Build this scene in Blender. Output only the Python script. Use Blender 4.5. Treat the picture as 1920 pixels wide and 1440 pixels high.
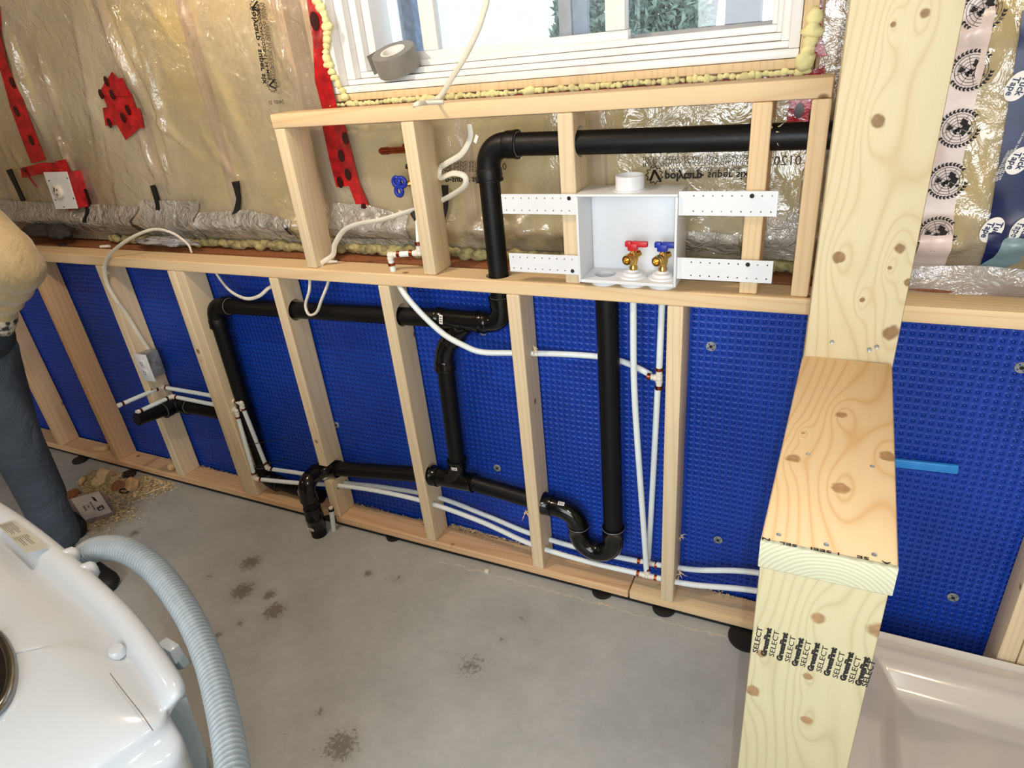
import bpy, bmesh, math, random
import numpy as np
from mathutils import Vector, Matrix, Euler, noise as mn

# ---------------------------------------------------------------- camera, world, lights, exposure
for o in list(bpy.data.objects): bpy.data.objects.remove(o)
SC = bpy.context.scene
COL = SC.collection
CAM_LOC = Vector((1.3948, -1.5036, 1.6225))
CAM_ROT = Euler([math.radians(a) for a in (62.7595, 5.1611, 24.8516)], 'XYZ')
FPX = 1219.57
cam = bpy.data.objects.new('camera', bpy.data.cameras.new('camera'))
COL.objects.link(cam)
cam.location = CAM_LOC; cam.rotation_euler = CAM_ROT
cam.data.sensor_width = 36; cam.data.lens = 36*FPX/1920
cam.data.clip_start = 0.02; cam.data.clip_end = 200
SC.camera = cam
RM = CAM_ROT.to_matrix()

W = bpy.data.worlds.new('sky'); SC.world = W; W.use_nodes = True
wn = W.node_tree.nodes; wn['Background'].inputs['Color'].default_value = (.78, .9, 1, 1)
wn['Background'].inputs['Strength'].default_value = .95

def lamp(name, kind, loc, energy, color, size=.05, target=None, **k):
    l = bpy.data.lights.new(name, kind); l.energy = energy; l.color = color
    if kind == 'AREA':
        l.size = size
    elif kind in ('POINT', 'SPOT'):
        l.shadow_soft_size = size
    o = bpy.data.objects.new(name, l); COL.objects.link(o); o.location = loc
    if target is not None:
        o.rotation_euler = (Vector(target)-Vector(loc)).to_track_quat('-Z', 'Y').to_euler()
    for a, b in k.items(): setattr(l, a, b)
    return o
# warm ceiling bulb, second warm bulb further along the ceiling, phone flash beside the lens
lamp('ceiling_bulb', 'POINT', (0.0, -.75, 2.33), 22, (1, .84, .68), .05)
lamp('far_ceiling_bulb', 'POINT', (2.3, -2.6, 2.33), 16, (1, .80, .62), .06)
lamp('left_ceiling_bulb', 'POINT', (-2.6, -2.4, 2.33), 11, (1, .80, .60), .06)
fl = CAM_LOC + RM @ Vector((.030, .012, -.004))
lamp('added_cool_fill', 'AREA', (1.3, -3.4, 1.45), 46, (.88, .95, 1), 1.9, target=(1.2, 0, .6))  # soft cool fill added behind the camera to lift the room; no door there
lamp('phone_flash', 'SPOT', fl, 14.5, (.86, .95, 1), .004, target=CAM_LOC+RM@Vector((0, 0, -1)),
     spot_size=math.radians(150), spot_blend=.6)
SC.view_settings.view_transform = 'Standard'
SC.view_settings.look = 'None'
SC.view_settings.gamma = 1
SC.view_settings.use_curve_mapping = False
SC.view_settings.exposure = 0.78

# ---------------------------------------------------------------- helpers
def P(u, v, **k):
    """point of the real plane x=, y= or z= seen at photo pixel (u, v)"""
    d = RM @ Vector(((u-960)/FPX, -(v-720)/FPX, -1))
    (a, val), = k.items(); i = 'xyz'.index(a)
    return CAM_LOC + d*((val-CAM_LOC[i])/d[i])
RNG = random.Random(7)

def lin(c):
    return tuple(((x/255)/12.92 if x/255 <= .04045 else ((x/255+.055)/1.055)**2.4) for x in c)+(1,)

class NT:
    def __init__(s, name):
        s.m = bpy.data.materials.new(name); s.m.use_nodes = True
        s.t = s.m.node_tree; s.b = s.t.nodes['Principled BSDF']; s.out = s.t.nodes['Material Output']
    def n(s, typ, **k):
        x = s.t.nodes.new(typ)
        for a, b in k.items():
            if a.startswith('_'): x.inputs[int(a[1:])].default_value = b
            else: setattr(x, a, b)
        return x
    def l(s, a, b, ia=0, ib=0):
        s.t.links.new(a.outputs[ia] if not isinstance(a, bpy.types.NodeSocket) else a,
                      b.inputs[ib] if not isinstance(b, bpy.types.NodeSocket) else b)
        return b
    def math(s, op, a, b=None, c=None, clamp=False):
        x = s.t.nodes.new('ShaderNodeMath'); x.operation = op; x.use_clamp = clamp
        for i, q in enumerate((a, b, c)):
            if q is None: continue
            if isinstance(q, (int, float)): x.inputs[i].default_value = q
            else: s.t.links.new(q, x.inputs[i])
        return x.outputs[0]
    def ramp(s, fac, stops, interp='LINEAR'):
        r = s.t.nodes.new('ShaderNodeValToRGB'); r.color_ramp.interpolation = interp
        e = r.color_ramp.elements
        while len(e) < len(stops): e.new(.5)
        for x, (p, c) in zip(e, stops): x.position = p; x.color = c if len(c) == 4 else (*c, 1)
        s.t.links.new(fac, r.inputs[0]); return r.outputs[0]
    def mix(s, fac, a, b, mode='MIX'):
        x = s.t.nodes.new('ShaderNodeMix'); x.data_type = 'RGBA'; x.blend_type = mode
        for i, q in ((0, fac), (6, a), (7, b)):
            if isinstance(q, (int, float)): x.inputs[i].default_value = q
            elif isinstance(q, tuple): x.inputs[i].default_value = q
            else: s.t.links.new(q, x.inputs[i])
        return x.outputs[2]
    def noise(s, vec, scale, detail=3, rough=.5, dist=0):
        x = s.n('ShaderNodeTexNoise'); x.inputs['Scale'].default_value = scale; x.inputs['Detail'].default_value = detail
        x.inputs['Roughness'].default_value = rough; x.inputs['Distortion'].default_value = dist
        if vec is not None: s.t.links.new(vec, x.inputs['Vector'])
        return x.outputs[0]
    def bump(s, h, strength, dist=.002):
        x = s.n('ShaderNodeBump'); x.inputs['Strength'].default_value = strength; x.inputs['Distance'].default_value = dist
        s.t.links.new(h, x.inputs['Height']); s.t.links.new(x.outputs[0], s.b.inputs['Normal'])
    def set(s, **k):
        for a, b in k.items():
            i = s.b.inputs[a.replace('_', ' ')]
            if isinstance(b, bpy.types.NodeSocket): s.t.links.new(b, i)
            else: i.default_value = b
        return s.m

def plain(name, rgb, rough=.5, metal=0, spec=.5, var=.06, nscale=30, bump=0, **k):
    a = NT(name); tc = a.n('ShaderNodeTexCoord').outputs['Object']
    f = a.noise(tc, nscale, 4)
    c = lin(rgb); d = tuple(x*(1-var*2) for x in c[:3])+(1,)
    col = a.ramp(f, [(.35, d), (.65, c)])
    if bump: a.bump(f, bump)
    a.set(Base_Color=col, Roughness=rough, Metallic=metal, Specular_IOR_Level=spec, **k)
    return a.m

def wood_mat(name, base, line, freq=9, knots=None, knotcol=(120, 80, 45), rnd=True, contrast=.55, stretch=.07, auto=True, stain=.12, slope=7.0, amp=1.0):
    """pine: contour lines of a field stretched along local Z; knots = [(x, z, r)] on the face (local x-z)"""
    a = NT(name); tc = a.n('ShaderNodeTexCoord').outputs['Object']
    if rnd:
        oi = a.n('ShaderNodeObjectInfo').outputs['Random']
        cmb = a.n('ShaderNodeCombineXYZ')
        for i, q in enumerate((13.7, 7.3, 29.1)): a.t.links.new(a.math('MULTIPLY', oi, q), cmb.inputs[i])
        ad = a.n('ShaderNodeVectorMath', operation='ADD'); a.l(tc, ad); a.l(cmb, ad, 0, 1); vec = ad.outputs[0]
    else: vec = tc
    mp = a.n('ShaderNodeMapping'); mp.inputs['Scale'].default_value = (1, 1, stretch); a.l(vec, mp)
    f = a.noise(mp.outputs[0], freq, 1.5, .4)
    sx_ = a.n('ShaderNodeSeparateXYZ'); a.l(vec, sx_)
    f = a.math('ADD', a.math('MULTIPLY', f, amp), a.math('MULTIPLY', a.math('ADD', sx_.outputs[0], a.math('MULTIPLY', sx_.outputs[1], .6)), slope))
    kmask = None
    if knots:
        sep = a.n('ShaderNodeSeparateXYZ'); a.l(tc, sep)
        ns = a.noise(tc, 60, 2)
        for (kx, kz, r) in knots:
            dx = a.math('SUBTRACT', sep.outputs[0], kx); dz = a.math('SUBTRACT', sep.outputs[2], kz)
            d2 = a.math('ADD', a.math('MULTIPLY', dx, dx), a.math('MULTIPLY', a.math('MULTIPLY', dz, dz), .9))
            d = a.math('SQRT', d2)
            d2s = a.math('ADD', a.math('MULTIPLY', dx, dx), a.math('MULTIPLY', a.math('MULTIPLY', dz, dz), .16))
            bell = a.math('DIVIDE', .3*r*r*6, a.math('ADD', d2s, r*r*5))
            f = a.math('ADD', f, bell)
            dn = a.math('ADD', d, a.math('MULTIPLY', a.math('SUBTRACT', ns, .5), r*.9))
            m = a.math('SUBTRACT', 1, a.math('SMOOTH_MIN', 1, a.math('MAXIMUM', a.math('MULTIPLY', a.math('SUBTRACT', dn, r*.75), 1/(r*.35)), 0), .2), clamp=True)
            kmask = m if kmask is None else a.math('MAXIMUM', kmask, m)
    pp = a.math('PINGPONG', a.math('MULTIPLY', f, 7.0), .5)
    ln = a.ramp(pp, [(0, (1, 1, 1)), (.12, (.35, .35, .35)), (.3, (0, 0, 0))])
    b, l_ = lin(base), lin(line)
    col = a.mix(a.math('MULTIPLY', ln, contrast), b, l_)
    mp2 = a.n('ShaderNodeMapping'); mp2.inputs['Scale'].default_value = (1, 1, .03); a.l(vec, mp2)
    fib = a.noise(mp2.outputs[0], 260, 2)
    col = a.mix(a.math('MULTIPLY', fib, .30), col, tuple(x*.72 for x in b[:3])+(1,))
    big = a.noise(vec, 5, 2)
    col = a.mix(a.math('MULTIPLY', big, stain*2), col, tuple(x*y for x, y in zip(b[:3], (.9, .72, .5)))+(1,))
    if auto:
        vo = a.n('ShaderNodeTexVoronoi'); vo.inputs['Scale'].default_value = 8
        mp3 = a.n('ShaderNodeMapping'); mp3.inputs['Scale'].default_value = (1, 1, .8); a.l(vec, mp3); a.l(mp3, vo)
        km = a.ramp(vo.outputs['Distance'], [(0, (1, 1, 1)), (.05, (.8, .8, .8)), (.085, (0, 0, 0))])
        col = a.mix(km, col, lin(knotcol))
    if kmask is not None:
        kc = a.ramp(a.noise(tc, 120, 3), [(.3, tuple(x*.6 for x in lin(knotcol)[:3])), (.7, lin(knotcol))])
        col = a.mix(a.math('MULTIPLY', kmask, .85), col, kc)
    a.bump(fib, .25, .0006)
    a.set(Base_Color=col, Roughness=.62, Specular_IOR_Level=.25)
    return a.m

def newmesh(name, verts, faces, smooth=False):
    me = bpy.data.meshes.new(name); me.from_pydata([tuple(v) for v in verts], [], faces); me.update()
    if smooth: me.polygons.foreach_set('use_smooth', [True]*len(me.polygons))
    return me

def link(name, me, mat=None, parent=None, M=None):
    o = bpy.data.objects.new(name, me); COL.objects.link(o)
    if mat is not None and me is not None and not me.materials: me.materials.append(mat)
    if M is not None: o.matrix_basis = M
    if parent is not None:
        o.parent = parent
        L = parent; off = Matrix.Identity(4)
        while L is not None:
            off = off @ Matrix.Translation(-L.location) if L.type == 'EMPTY' else off
            L = None
        o.matrix_parent_inverse = off
    return o

def tag(o, label, cat=None, group=None, kind=None):
    if label: o['label'] = label
    if cat: o['category'] = cat
    if group: o['group'] = group
    if kind: o['kind'] = kind
    return o

def thing(name, label, cat, loc, group=None):
    o = bpy.data.objects.new(name, None); COL.objects.link(o); o.location = loc; o.empty_display_size = .05
    return tag(o, label, cat, group)

def from_bm(bm, name, smooth=False, angle=None):
    bmesh.ops.recalc_face_normals(bm, faces=bm.faces)
    me = bpy.data.meshes.new(name); bm.to_mesh(me); bm.free()
    if smooth:
        me.polygons.foreach_set('use_smooth', [True]*len(me.polygons))
        if angle:
            try: me.set_sharp_from_angle(angle=math.radians(angle))
            except Exception: pass
    return me

def box_bm(size, bevel=0, seg=2, bm=None, M=None):
    own = bmesh.new()
    bmesh.ops.create_cube(own, size=1)
    bmesh.ops.scale(own, vec=size, verts=own.verts)
    if bevel: bmesh.ops.bevel(own, geom=own.edges[:], offset=bevel, segments=seg, profile=.5, affect='EDGES')
    if M is not None: bmesh.ops.transform(own, matrix=M, verts=own.verts)
    if bm is None: return own
    me = bpy.data.meshes.new('t'); own.to_mesh(me); own.free(); bm.from_mesh(me); bpy.data.meshes.remove(me)
    return bm

def boxme(lo, hi, bevel=0, name='m', seg=2):
    lo, hi = Vector(lo), Vector(hi)
    return from_bm(box_bm(hi-lo, bevel, seg, None, Matrix.Translation((lo+hi)/2)), name, bevel > 0, 40)

def cut(me, cutters):
    """boolean difference with a list of cutter meshes (world coordinates of the same space)"""
    o = bpy.data.objects.new('tmp', me); COL.objects.link(o); tmp = []
    for c in cutters:
        co = bpy.data.objects.new('tmpc', c); COL.objects.link(co); tmp.append(co)
        md = o.modifiers.new('b', 'BOOLEAN'); md.object = co; md.operation = 'DIFFERENCE'; md.solver = 'EXACT'
    dg = bpy.context.evaluated_depsgraph_get()
    r = bpy.data.meshes.new_from_object(o.evaluated_get(dg))
    for x in tmp+[o]: bpy.data.objects.remove(x)
    r.polygons.foreach_set('use_smooth', [False]*len(r.polygons))
    return r

def basis(d):
    d = Vector(d).normalized()
    a = Vector((0, 0, 1)) if abs(d.z) < .9 else Vector((1, 0, 0))
    x = a.cross(d).normalized(); y = d.cross(x)
    return x, y, d

def tube_data(path, r, seg=16, cap=True, flat=1.0):
    path = [Vector(p) for p in path]; rr = r if isinstance(r, (list, tuple)) else [r]*len(path)
    vs, fs = [], []
    x = None
    for i, p in enumerate(path):
        t = (path[min(i+1, len(path)-1)]-path[max(i-1, 0)])
        t.normalize()
        if x is None: x, y, _ = basis(t)
        else:
            x = (x - t*x.dot(t)).normalized(); y = t.cross(x)
        for k in range(seg):
            a = 2*math.pi*k/seg
            vs.append(p + x*(math.cos(a)*rr[i]) + y*(math.sin(a)*rr[i]*flat))
    n = len(path)
    for i in range(n-1):
        for k in range(seg):
            fs.append((i*seg+k, i*seg+(k+1) % seg, (i+1)*seg+(k+1) % seg, (i+1)*seg+k))
    if cap: fs.append(tuple(range(seg))[::-1]); fs.append(tuple((n-1)*seg+k for k in range(seg)))
    return vs, fs

def tube(path, r, seg=16, cap=True, name='m', flat=1.0):
    vs, fs = tube_data(path, r, seg, cap, flat)
    bm = bmesh.new(); bv = [bm.verts.new(v) for v in vs]
    for f in fs: bm.faces.new([bv[i] for i in f])
    return from_bm(bm, name, True, 50)

def multi(parts, name='m', smooth=True, angle=50):
    """join several (verts, faces) into one mesh"""
    V, F = [], []
    for vs, fs in parts:
        o = len(V); V += list(vs); F += [tuple(i+o for i in f) for f in fs]
    me = newmesh(name, V, F, smooth)
    if smooth:
        try: me.set_sharp_from_angle(angle=math.radians(angle))
        except Exception: pass
    return me

def spline(pts, n=8):
    pts = [Vector(p) for p in pts]; out = []
    q = [pts[0]*2-pts[1]]+pts+[pts[-1]*2-pts[-2]]
    for i in range(1, len(q)-2):
        for k in range(n):
            t = k/n; a, b, c, d = q[i-1:i+3]
            out.append(.5*((2*b)+(c-a)*t+(2*a-5*b+4*c-d)*t*t+(-a+3*b-3*c+d)*t**3))
    out.append(pts[-1]); return out

def arc3(a, c, b, n=8):
    """quadratic bend from a to b around corner c"""
    a, b, c = Vector(a), Vector(b), Vector(c)
    return [a*(1-t)**2+c*2*t*(1-t)+b*t*t for t in [i/n for i in range(n+1)]]

def lathe(prof, seg=24, M=None):
    vs, fs = [], []
    for (r, z) in prof:
        for k in range(seg):
            a = 2*math.pi*k/seg; vs.append(Vector((r*math.cos(a), r*math.sin(a), z)))
    for i in range(len(prof)-1):
        for k in range(seg): fs.append((i*seg+k, i*seg+(k+1) % seg, (i+1)*seg+(k+1) % seg, (i+1)*seg+k))
    if M is not None: vs = [M @ v for v in vs]
    return vs, fs

def dirM(p, d):
    x, y, z = basis(d)
    m = Matrix((x, y, z)).transposed().to_4x4(); m.translation = p
    return m

def text_me(body, size, M, extrude=.0003, spacing=1.0, bold=0.0):
    c = bpy.data.curves.new('t', 'FONT'); c.body = body; c.size = size; c.extrude = extrude; c.space_character = spacing
    c.align_x = 'CENTER'; c.align_y = 'CENTER'; c.resolution_u = 2; c.offset = bold
    o = bpy.data.objects.new('t', c); COL.objects.link(o)
    dg = bpy.context.evaluated_depsgraph_get(); dg.update()
    me = bpy.data.meshes.new_from_object(o.evaluated_get(dg))
    bpy.data.objects.remove(o); bpy.data.curves.remove(c)
    me.transform(M); me.materials.clear()
    return me

def poly_prism(pts, off):
    """extruded n-gon; pts in 3-D (planar), off = thickness vector"""
    n = len(pts); off = Vector(off); pts = [Vector(p) for p in pts]
    V = pts+[p+off for p in pts]
    F = [tuple(range(n))[::-1], tuple(range(n, 2*n))]+[(i, (i+1) % n, n+(i+1) % n, n+i) for i in range(n)]
    bm = bmesh.new(); bv = [bm.verts.new(v) for v in V]
    for f in F: bm.faces.new([bv[i] for i in f])
    return from_bm(bm, 'm')

# ---------------------------------------------------------------- materials
M_wood = wood_mat('pine_stud', (224, 206, 172), (196, 158, 112), 8, contrast=.4, stain=.08)
M_wood_pink = wood_mat('pine_stud_warm', (222, 188, 148), (186, 132, 88), 10, contrast=.5)
M_wood_plate = wood_mat('pine_plate', (228, 202, 160), (200, 154, 104), 8, contrast=.42, stain=.08)
M_wood_old = wood_mat('weathered_wood', (150, 96, 62), (104, 62, 38), 12)
M_wood_end = plain('end_grain', (205, 180, 140), .8, var=.15, nscale=120)
M_blue = None
a = NT('blue_membrane'); tc = a.n('ShaderNodeTexCoord').outputs['Object']
f = a.noise(tc, 3.2, 3); sc = a.noise(tc, 55, 6, .7)
col = a.ramp(f, [(.3, lin((10, 52, 148))), (.7, lin((16, 64, 172)))])
sm = a.ramp(sc, [(.66, (0, 0, 0)), (.74, (1, 1, 1))])
col = a.mix(a.math('MULTIPLY', sm, .16), col, lin((110, 140, 215)))
a.set(Base_Color=col, Roughness=a.ramp(f, [(.3, (.34,)*3), (.7, (.48,)*3)]), Specular_IOR_Level=.4); M_blue = a.m
a = NT('black_pipe_plastic'); tc = a.n('ShaderNodeTexCoord').outputs['Object']
f = a.noise(tc, 70, 5, .7); g = a.noise(tc, 7, 3)
dm = a.math('MULTIPLY', a.ramp(f, [(.60, (0, 0, 0)), (.74, (1, 1, 1))]), a.ramp(g, [(.5, (0, 0, 0)), (.66, (1, 1, 1))]))
a.set(Base_Color=a.mix(a.math('MULTIPLY', dm, .35), lin((7, 7, 8)), lin((95, 88, 80))), Roughness=a.ramp(f, [(.3, (.38,)*3), (.7, (.55,)*3)]), Specular_IOR_Level=.3); M_abs = a.m
M_absg = plain('glossy_black_fitting', (14, 14, 15), .13, var=.2)
M_glue = plain('solvent_cement_ring', (95, 95, 92), .35)
M_pex = plain('white_water_tube', (226, 236, 236), .32, var=.03, nscale=12)
M_fit = plain('cream_tube_fitting', (232, 226, 212), .4)
M_copper = plain('copper', (186, 98, 62), .25, 1, var=.15)
M_brass = plain('brass', (232, 192, 108), .24, 1, var=.1)
M_black = plain('black_rubber', (18, 18, 20), .6)
M_sticker = plain('white_sticker', (235, 232, 225), .5)
M_ink = plain('black_ink', (22, 20, 20), .7)
M_inkg = plain('grey_ink', (70, 62, 55), .7)
M_whitepl = plain('white_box_plastic', (226, 229, 232), .35, var=.03, nscale=8)
M_vinyl = plain('white_window_vinyl', (236, 234, 230), .35, var=.03, nscale=10)
M_cable = plain('white_cable_sheath', (224, 218, 200), .42)
M_red = None
a = NT('red_sheathing_tape'); tc = a.n('ShaderNodeTexCoord').outputs['Object']
f = a.noise(tc, 25, 4, .6)
a.bump(a.noise(tc, 45, 3), .5, .004)
a.set(Base_Color=a.ramp(f, [(.3, lin((120, 22, 26))), (.7, lin((196, 30, 34)))]), Roughness=.18); M_red = a.m
M_foam = plain('spray_foam', (238, 230, 168), .85, var=.12, nscale=40, bump=.6)
M_steel = plain('galvanised_steel', (168, 172, 172), .4, .35, var=.2)
M_greytape = plain('duct_tape_cloth', (128, 126, 118), .45, var=.05)

# concrete with stains and boot prints
stains = [(470, 1055, .05, 1), (455, 1108, .055, 1), (505, 1115, .03, 1), (515, 1145, .045, 1.1), (392, 1080, .03, .6), (690, 1075, .022, 1), (745, 1085, .03, .6),
          (885, 1250, .07, .7), (640, 1398, .06, 1), (980, 1160, .035, .55), (1010, 1205, .02, .5), (735, 1322, .05, .4), (252, 1000, .03, .9),
          (600, 1335, .02, .8), (410, 1190, .02, .8), (450, 1168, .02, .8), (940, 1200, .018, .7), (430, 1340, .02, .6)]
a = NT('concrete_slab'); geo = a.n('ShaderNodeNewGeometry').outputs['Position']
f1 = a.noise(geo, 3.0, 6, .7); f2 = a.noise(geo, 30, 6, .65); f3 = a.noise(geo, 240, 3)
col = a.ramp(f1, [(.3, lin((164, 168, 166))), (.7, lin((190, 192, 190)))])
col = a.mix(a.math('MULTIPLY', f2, .35), col, lin((120, 116, 108)))
sp = a.ramp(f3, [(.72, (0, 0, 0)), (.78, (1, 1, 1))]); col = a.mix(a.math('MULTIPLY', sp, .3), col, lin((190, 188, 180)))
spk = a.n('ShaderNodeTexVoronoi'); spk.inputs['Scale'].default_value = 26; a.l(geo, spk)
col = a.mix(a.math('MULTIPLY', a.ramp(spk.outputs['Distance'], [(0, (1, 1, 1)), (.05, (1, 1, 1)), (.07, (0, 0, 0))]), a.ramp(f2, [(.5, (0, 0, 0)), (.6, (.8, .8, .8))])), col, lin((50, 45, 40)))
sep = a.n('ShaderNodeSeparateXYZ'); a.l(geo, sep); nz = a.noise(geo, 75, 5, .75); nzb = a.noise(geo, 22, 3)
tot = None
for (u, v, r, w) in stains:
    p = P(u, v, z=0)
    dx = a.math('SUBTRACT', sep.outputs[0], p.x); dy = a.math('SUBTRACT', sep.outputs[1], p.y)
    d = a.math('SQRT', a.math('ADD', a.math('MULTIPLY', dx, dx), a.math('MULTIPLY', dy, dy)))
    m = a.math('MULTIPLY', a.math('SUBTRACT', 1, a.math('DIVIDE', d, r*1.5), clamp=True), w)
    tot = m if tot is None else a.math('MAXIMUM', tot, m)
sm = a.ramp(a.math('ADD', a.math('MULTIPLY', tot, .42), a.math('MULTIPLY', nz, .8)), [(.60, (0, 0, 0)), (.70, (1, 1, 1))])
sm = a.math('MULTIPLY', sm, a.math('MULTIPLY', a.math('MINIMUM', a.math('MULTIPLY', tot, 3), 1), .62))
col = a.mix(sm, col, lin((72, 58, 44)))
col = a.mix(a.math('MULTIPLY', a.math('MINIMUM', a.math('MULTIPLY', tot, 1.2), 1), .24), col, lin((118, 104, 86)))
edge = a.math('ABSOLUTE', a.math('SUBTRACT', a.math('ADD', sep.outputs[1], a.math('MULTIPLY', nzb, .05)), -.012))
em = a.math('MULTIPLY', a.math('LESS_THAN', edge, .0035), a.math('MULTIPLY', a.math('GREATER_THAN', sep.outputs[0], .25), a.ramp(f2, [(.42, (0, 0, 0)), (.5, (1, 1, 1))])))
col = a.mix(a.math('MULTIPLY', em, .6), col, lin((205, 200, 186)))
a.bump(f2, .15, .002)
a.set(Base_Color=col, Roughness=a.ramp(f2, [(.3, (.42,)*3), (.7, (.65,)*3)]), Specular_IOR_Level=.35); M_conc = a.m
M_concwall = plain('foundation_concrete', (120, 118, 112), .9, nscale=20, var=.2, bump=.3)
a = NT('fibreglass'); tc = a.n('ShaderNodeTexCoord').outputs['Object']
f = a.noise(tc, 4.5, 4, .6, .8); g = a.noise(tc, 120, 5, .7)
col = a.ramp(f, [(.25, lin((204, 186, 138))), (.5, lin((232, 204, 130))), (.75, lin((246, 214, 112)))])
a.bump(g, .8, .004); a.set(Base_Color=col, Roughness=1.0, Specular_IOR_Level=.05); M_batt = a.m
# poly sheet: thin translucent glossy film
def film(name, tint, cover, rough=.16, bumpy=.35, gloss=1.0, bd=.006, bs=26):
    a = NT(name); tc = a.n('ShaderNodeTexCoord').outputs['Object']
    a.bump(a.noise(tc, bs, 4, .6, 1.2), bumpy, bd)
    a.set(Base_Color=lin(tint), Roughness=rough, Specular_IOR_Level=.75)
    tr = a.n('ShaderNodeBsdfTransparent'); mx = a.n('ShaderNodeMixShader')
    lw = a.n('ShaderNodeLayerWeight'); lw.inputs[0].default_value = .25
    fac = a.math('ADD', a.math('MULTIPLY', lw.outputs['Facing'], .25), a.math('MULTIPLY', a.noise(tc, 3, 3), cover*2), clamp=True)
    a.t.links.new(fac, mx.inputs[0]); a.t.links.new(tr.outputs[0], mx.inputs[1]); a.t.links.new(a.b.outputs[0], mx.inputs[2])
    gl = a.n('ShaderNodeBsdfGlossy'); gl.inputs['Roughness'].default_value = rough
    bn = [n_ for n_ in a.t.nodes if n_.type == 'BUMP'][0]; a.t.links.new(bn.outputs[0], gl.inputs['Normal'])
    m2 = a.n('ShaderNodeMixShader'); fr = a.n('ShaderNodeFresnel'); fr.inputs[0].default_value = 1.55; a.t.links.new(bn.outputs[0], fr.inputs['Normal'])
    a.t.links.new(a.math('MULTIPLY', a.math('ADD', fr.outputs[0], .04), gloss, clamp=True), m2.inputs[0])
    a.t.links.new(mx.outputs[0], m2.inputs[1]); a.t.links.new(gl.outputs[0], m2.inputs[2])
    a.t.links.new(m2.outputs[0], a.out.inputs[0])
    return a.m
M_poly = film('vapour_barrier_film', (226, 214, 188), .34, .11, .7, 1.15, .011, 15)
M_cleartape = film('clear_tape_film', (240, 234, 220), .34, .12, 1.0, 1.7, .02, 22)
M_glass = film('window_glass', (200, 225, 235), .03, .02, 0, .6)
M_drywall = plain('plain_room_wall', (176, 160, 138), .9)
M_snow = plain('snow', (235, 240, 245), .9, nscale=2)

# ---------------------------------------------------------------- setting: floor, ceiling, room walls
ZP = 1.0316            # underside of the long top plate
XR = 3.2; XL = -4.2; YB = -3.6; YW = .175
def struct(name, me, mat, label=None):
    o = link(name, me, mat); o['kind'] = 'structure'
    if label: o['label'] = label
    return o
struct('floor', boxme((XL, YB, -.1), (XR, .5, 0)), M_conc)
struct('ceiling', boxme((XL, YB, 2.5), (XR, .5, 2.6)), M_drywall)
struct('wall_left', boxme((XL-.1, YB, 0), (XL, .5, 2.5)), M_drywall)
struct('wall_right', boxme((XR, YB, 0), (XR+.1, .5, 2.5)), M_drywall)
struct('wall_front', boxme((XL, YB-.1, 0), (XR, YB, 2.5)), M_drywall)
struct('wall_back', boxme((XL, .118, 0), (XR, .5, 1.045), .004), M_concwall, 'concrete foundation wall behind the blue membrane')

# ---- blue dimpled membrane (one sheet, real dimples)
def membrane():
    pit = .0187; x0, x1, z0, z1 = -2.9, 2.35, .004, 1.052
    nx = int((x1-x0)/pit); nz = int((z1-z0)/pit)
    r1, r2, dep = .0041, .0025, .0013
    ang = np.arange(8)*np.pi/4+np.pi/8
    cell = [(0, 0, 0), (pit, 0, 0), (pit, 0, pit), (0, 0, pit)]
    c = pit/2
    cell += [(c+r1*np.cos(t), 0, c+r1*np.sin(t)) for t in ang]
    cell += [(c+r2*np.cos(t), dep, c+r2*np.sin(t)) for t in ang]
    cell = np.array(cell)
    # ring of 8 outer verts at angles 22.5+45k ; corners: 2 (++) , 3 (-+), 0 (--), 1 (+-)
    F = []
    co = {0: 2, 2: 3, 4: 0, 6: 1}
    for k in range(0, 8, 2):
        cn = co[k]; nxt = co[(k+2) % 8]
        F.append((4+k, 4+(k+1) % 8, cn))
        F.append((4+(k+1) % 8, 4+(k+2) % 8, nxt, cn))
    for k in range(8): F.append((4+k, 4+(k+1) % 8, 12+(k+1) % 8, 12+k))
    F.append(tuple(12+k for k in range(8)))
    n = nx*nz
    ii, jj = np.meshgrid(np.arange(nx), np.arange(nz), indexing='ij')
    org = np.stack([x0+ii.ravel()*pit, np.full(n, .1), z0+jj.ravel()*pit], 1)
    V = (org[:, None, :]+cell[None]).reshape(-1, 3)
    wav = .0030*np.sin(V[:, 0]*9+1)*np.sin(V[:, 2]*5+V[:, 0]*2)+.002*np.sin(V[:, 2]*14+V[:, 0]*5)
    V[:, 1] += wav
    flat = np.array([i for f in F for i in f]); cnt = np.array([len(f) for f in F])
    L = (flat[None]+np.arange(n)[:, None]*len(cell)).ravel()
    tot = np.tile(cnt, n); st = np.concatenate([[0], np.cumsum(tot)[:-1]])
    me = bpy.data.meshes.new('membrane'); me.vertices.add(len(V)); me.vertices.foreach_set('co', V.ravel())
    me.loops.add(len(L)); me.loops.foreach_set('vertex_index', L)
    me.polygons.add(len(tot)); me.polygons.foreach_set('loop_start', st); me.polygons.foreach_set('loop_total', tot)
    me.update(calc_edges=True)
    me.flip_normals()
    return me
mb = link('dimpled_membrane', membrane(), M_blue)
tag(mb, 'glossy blue dimpled foundation membrane on the wall behind the studs', 'membrane')

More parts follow.
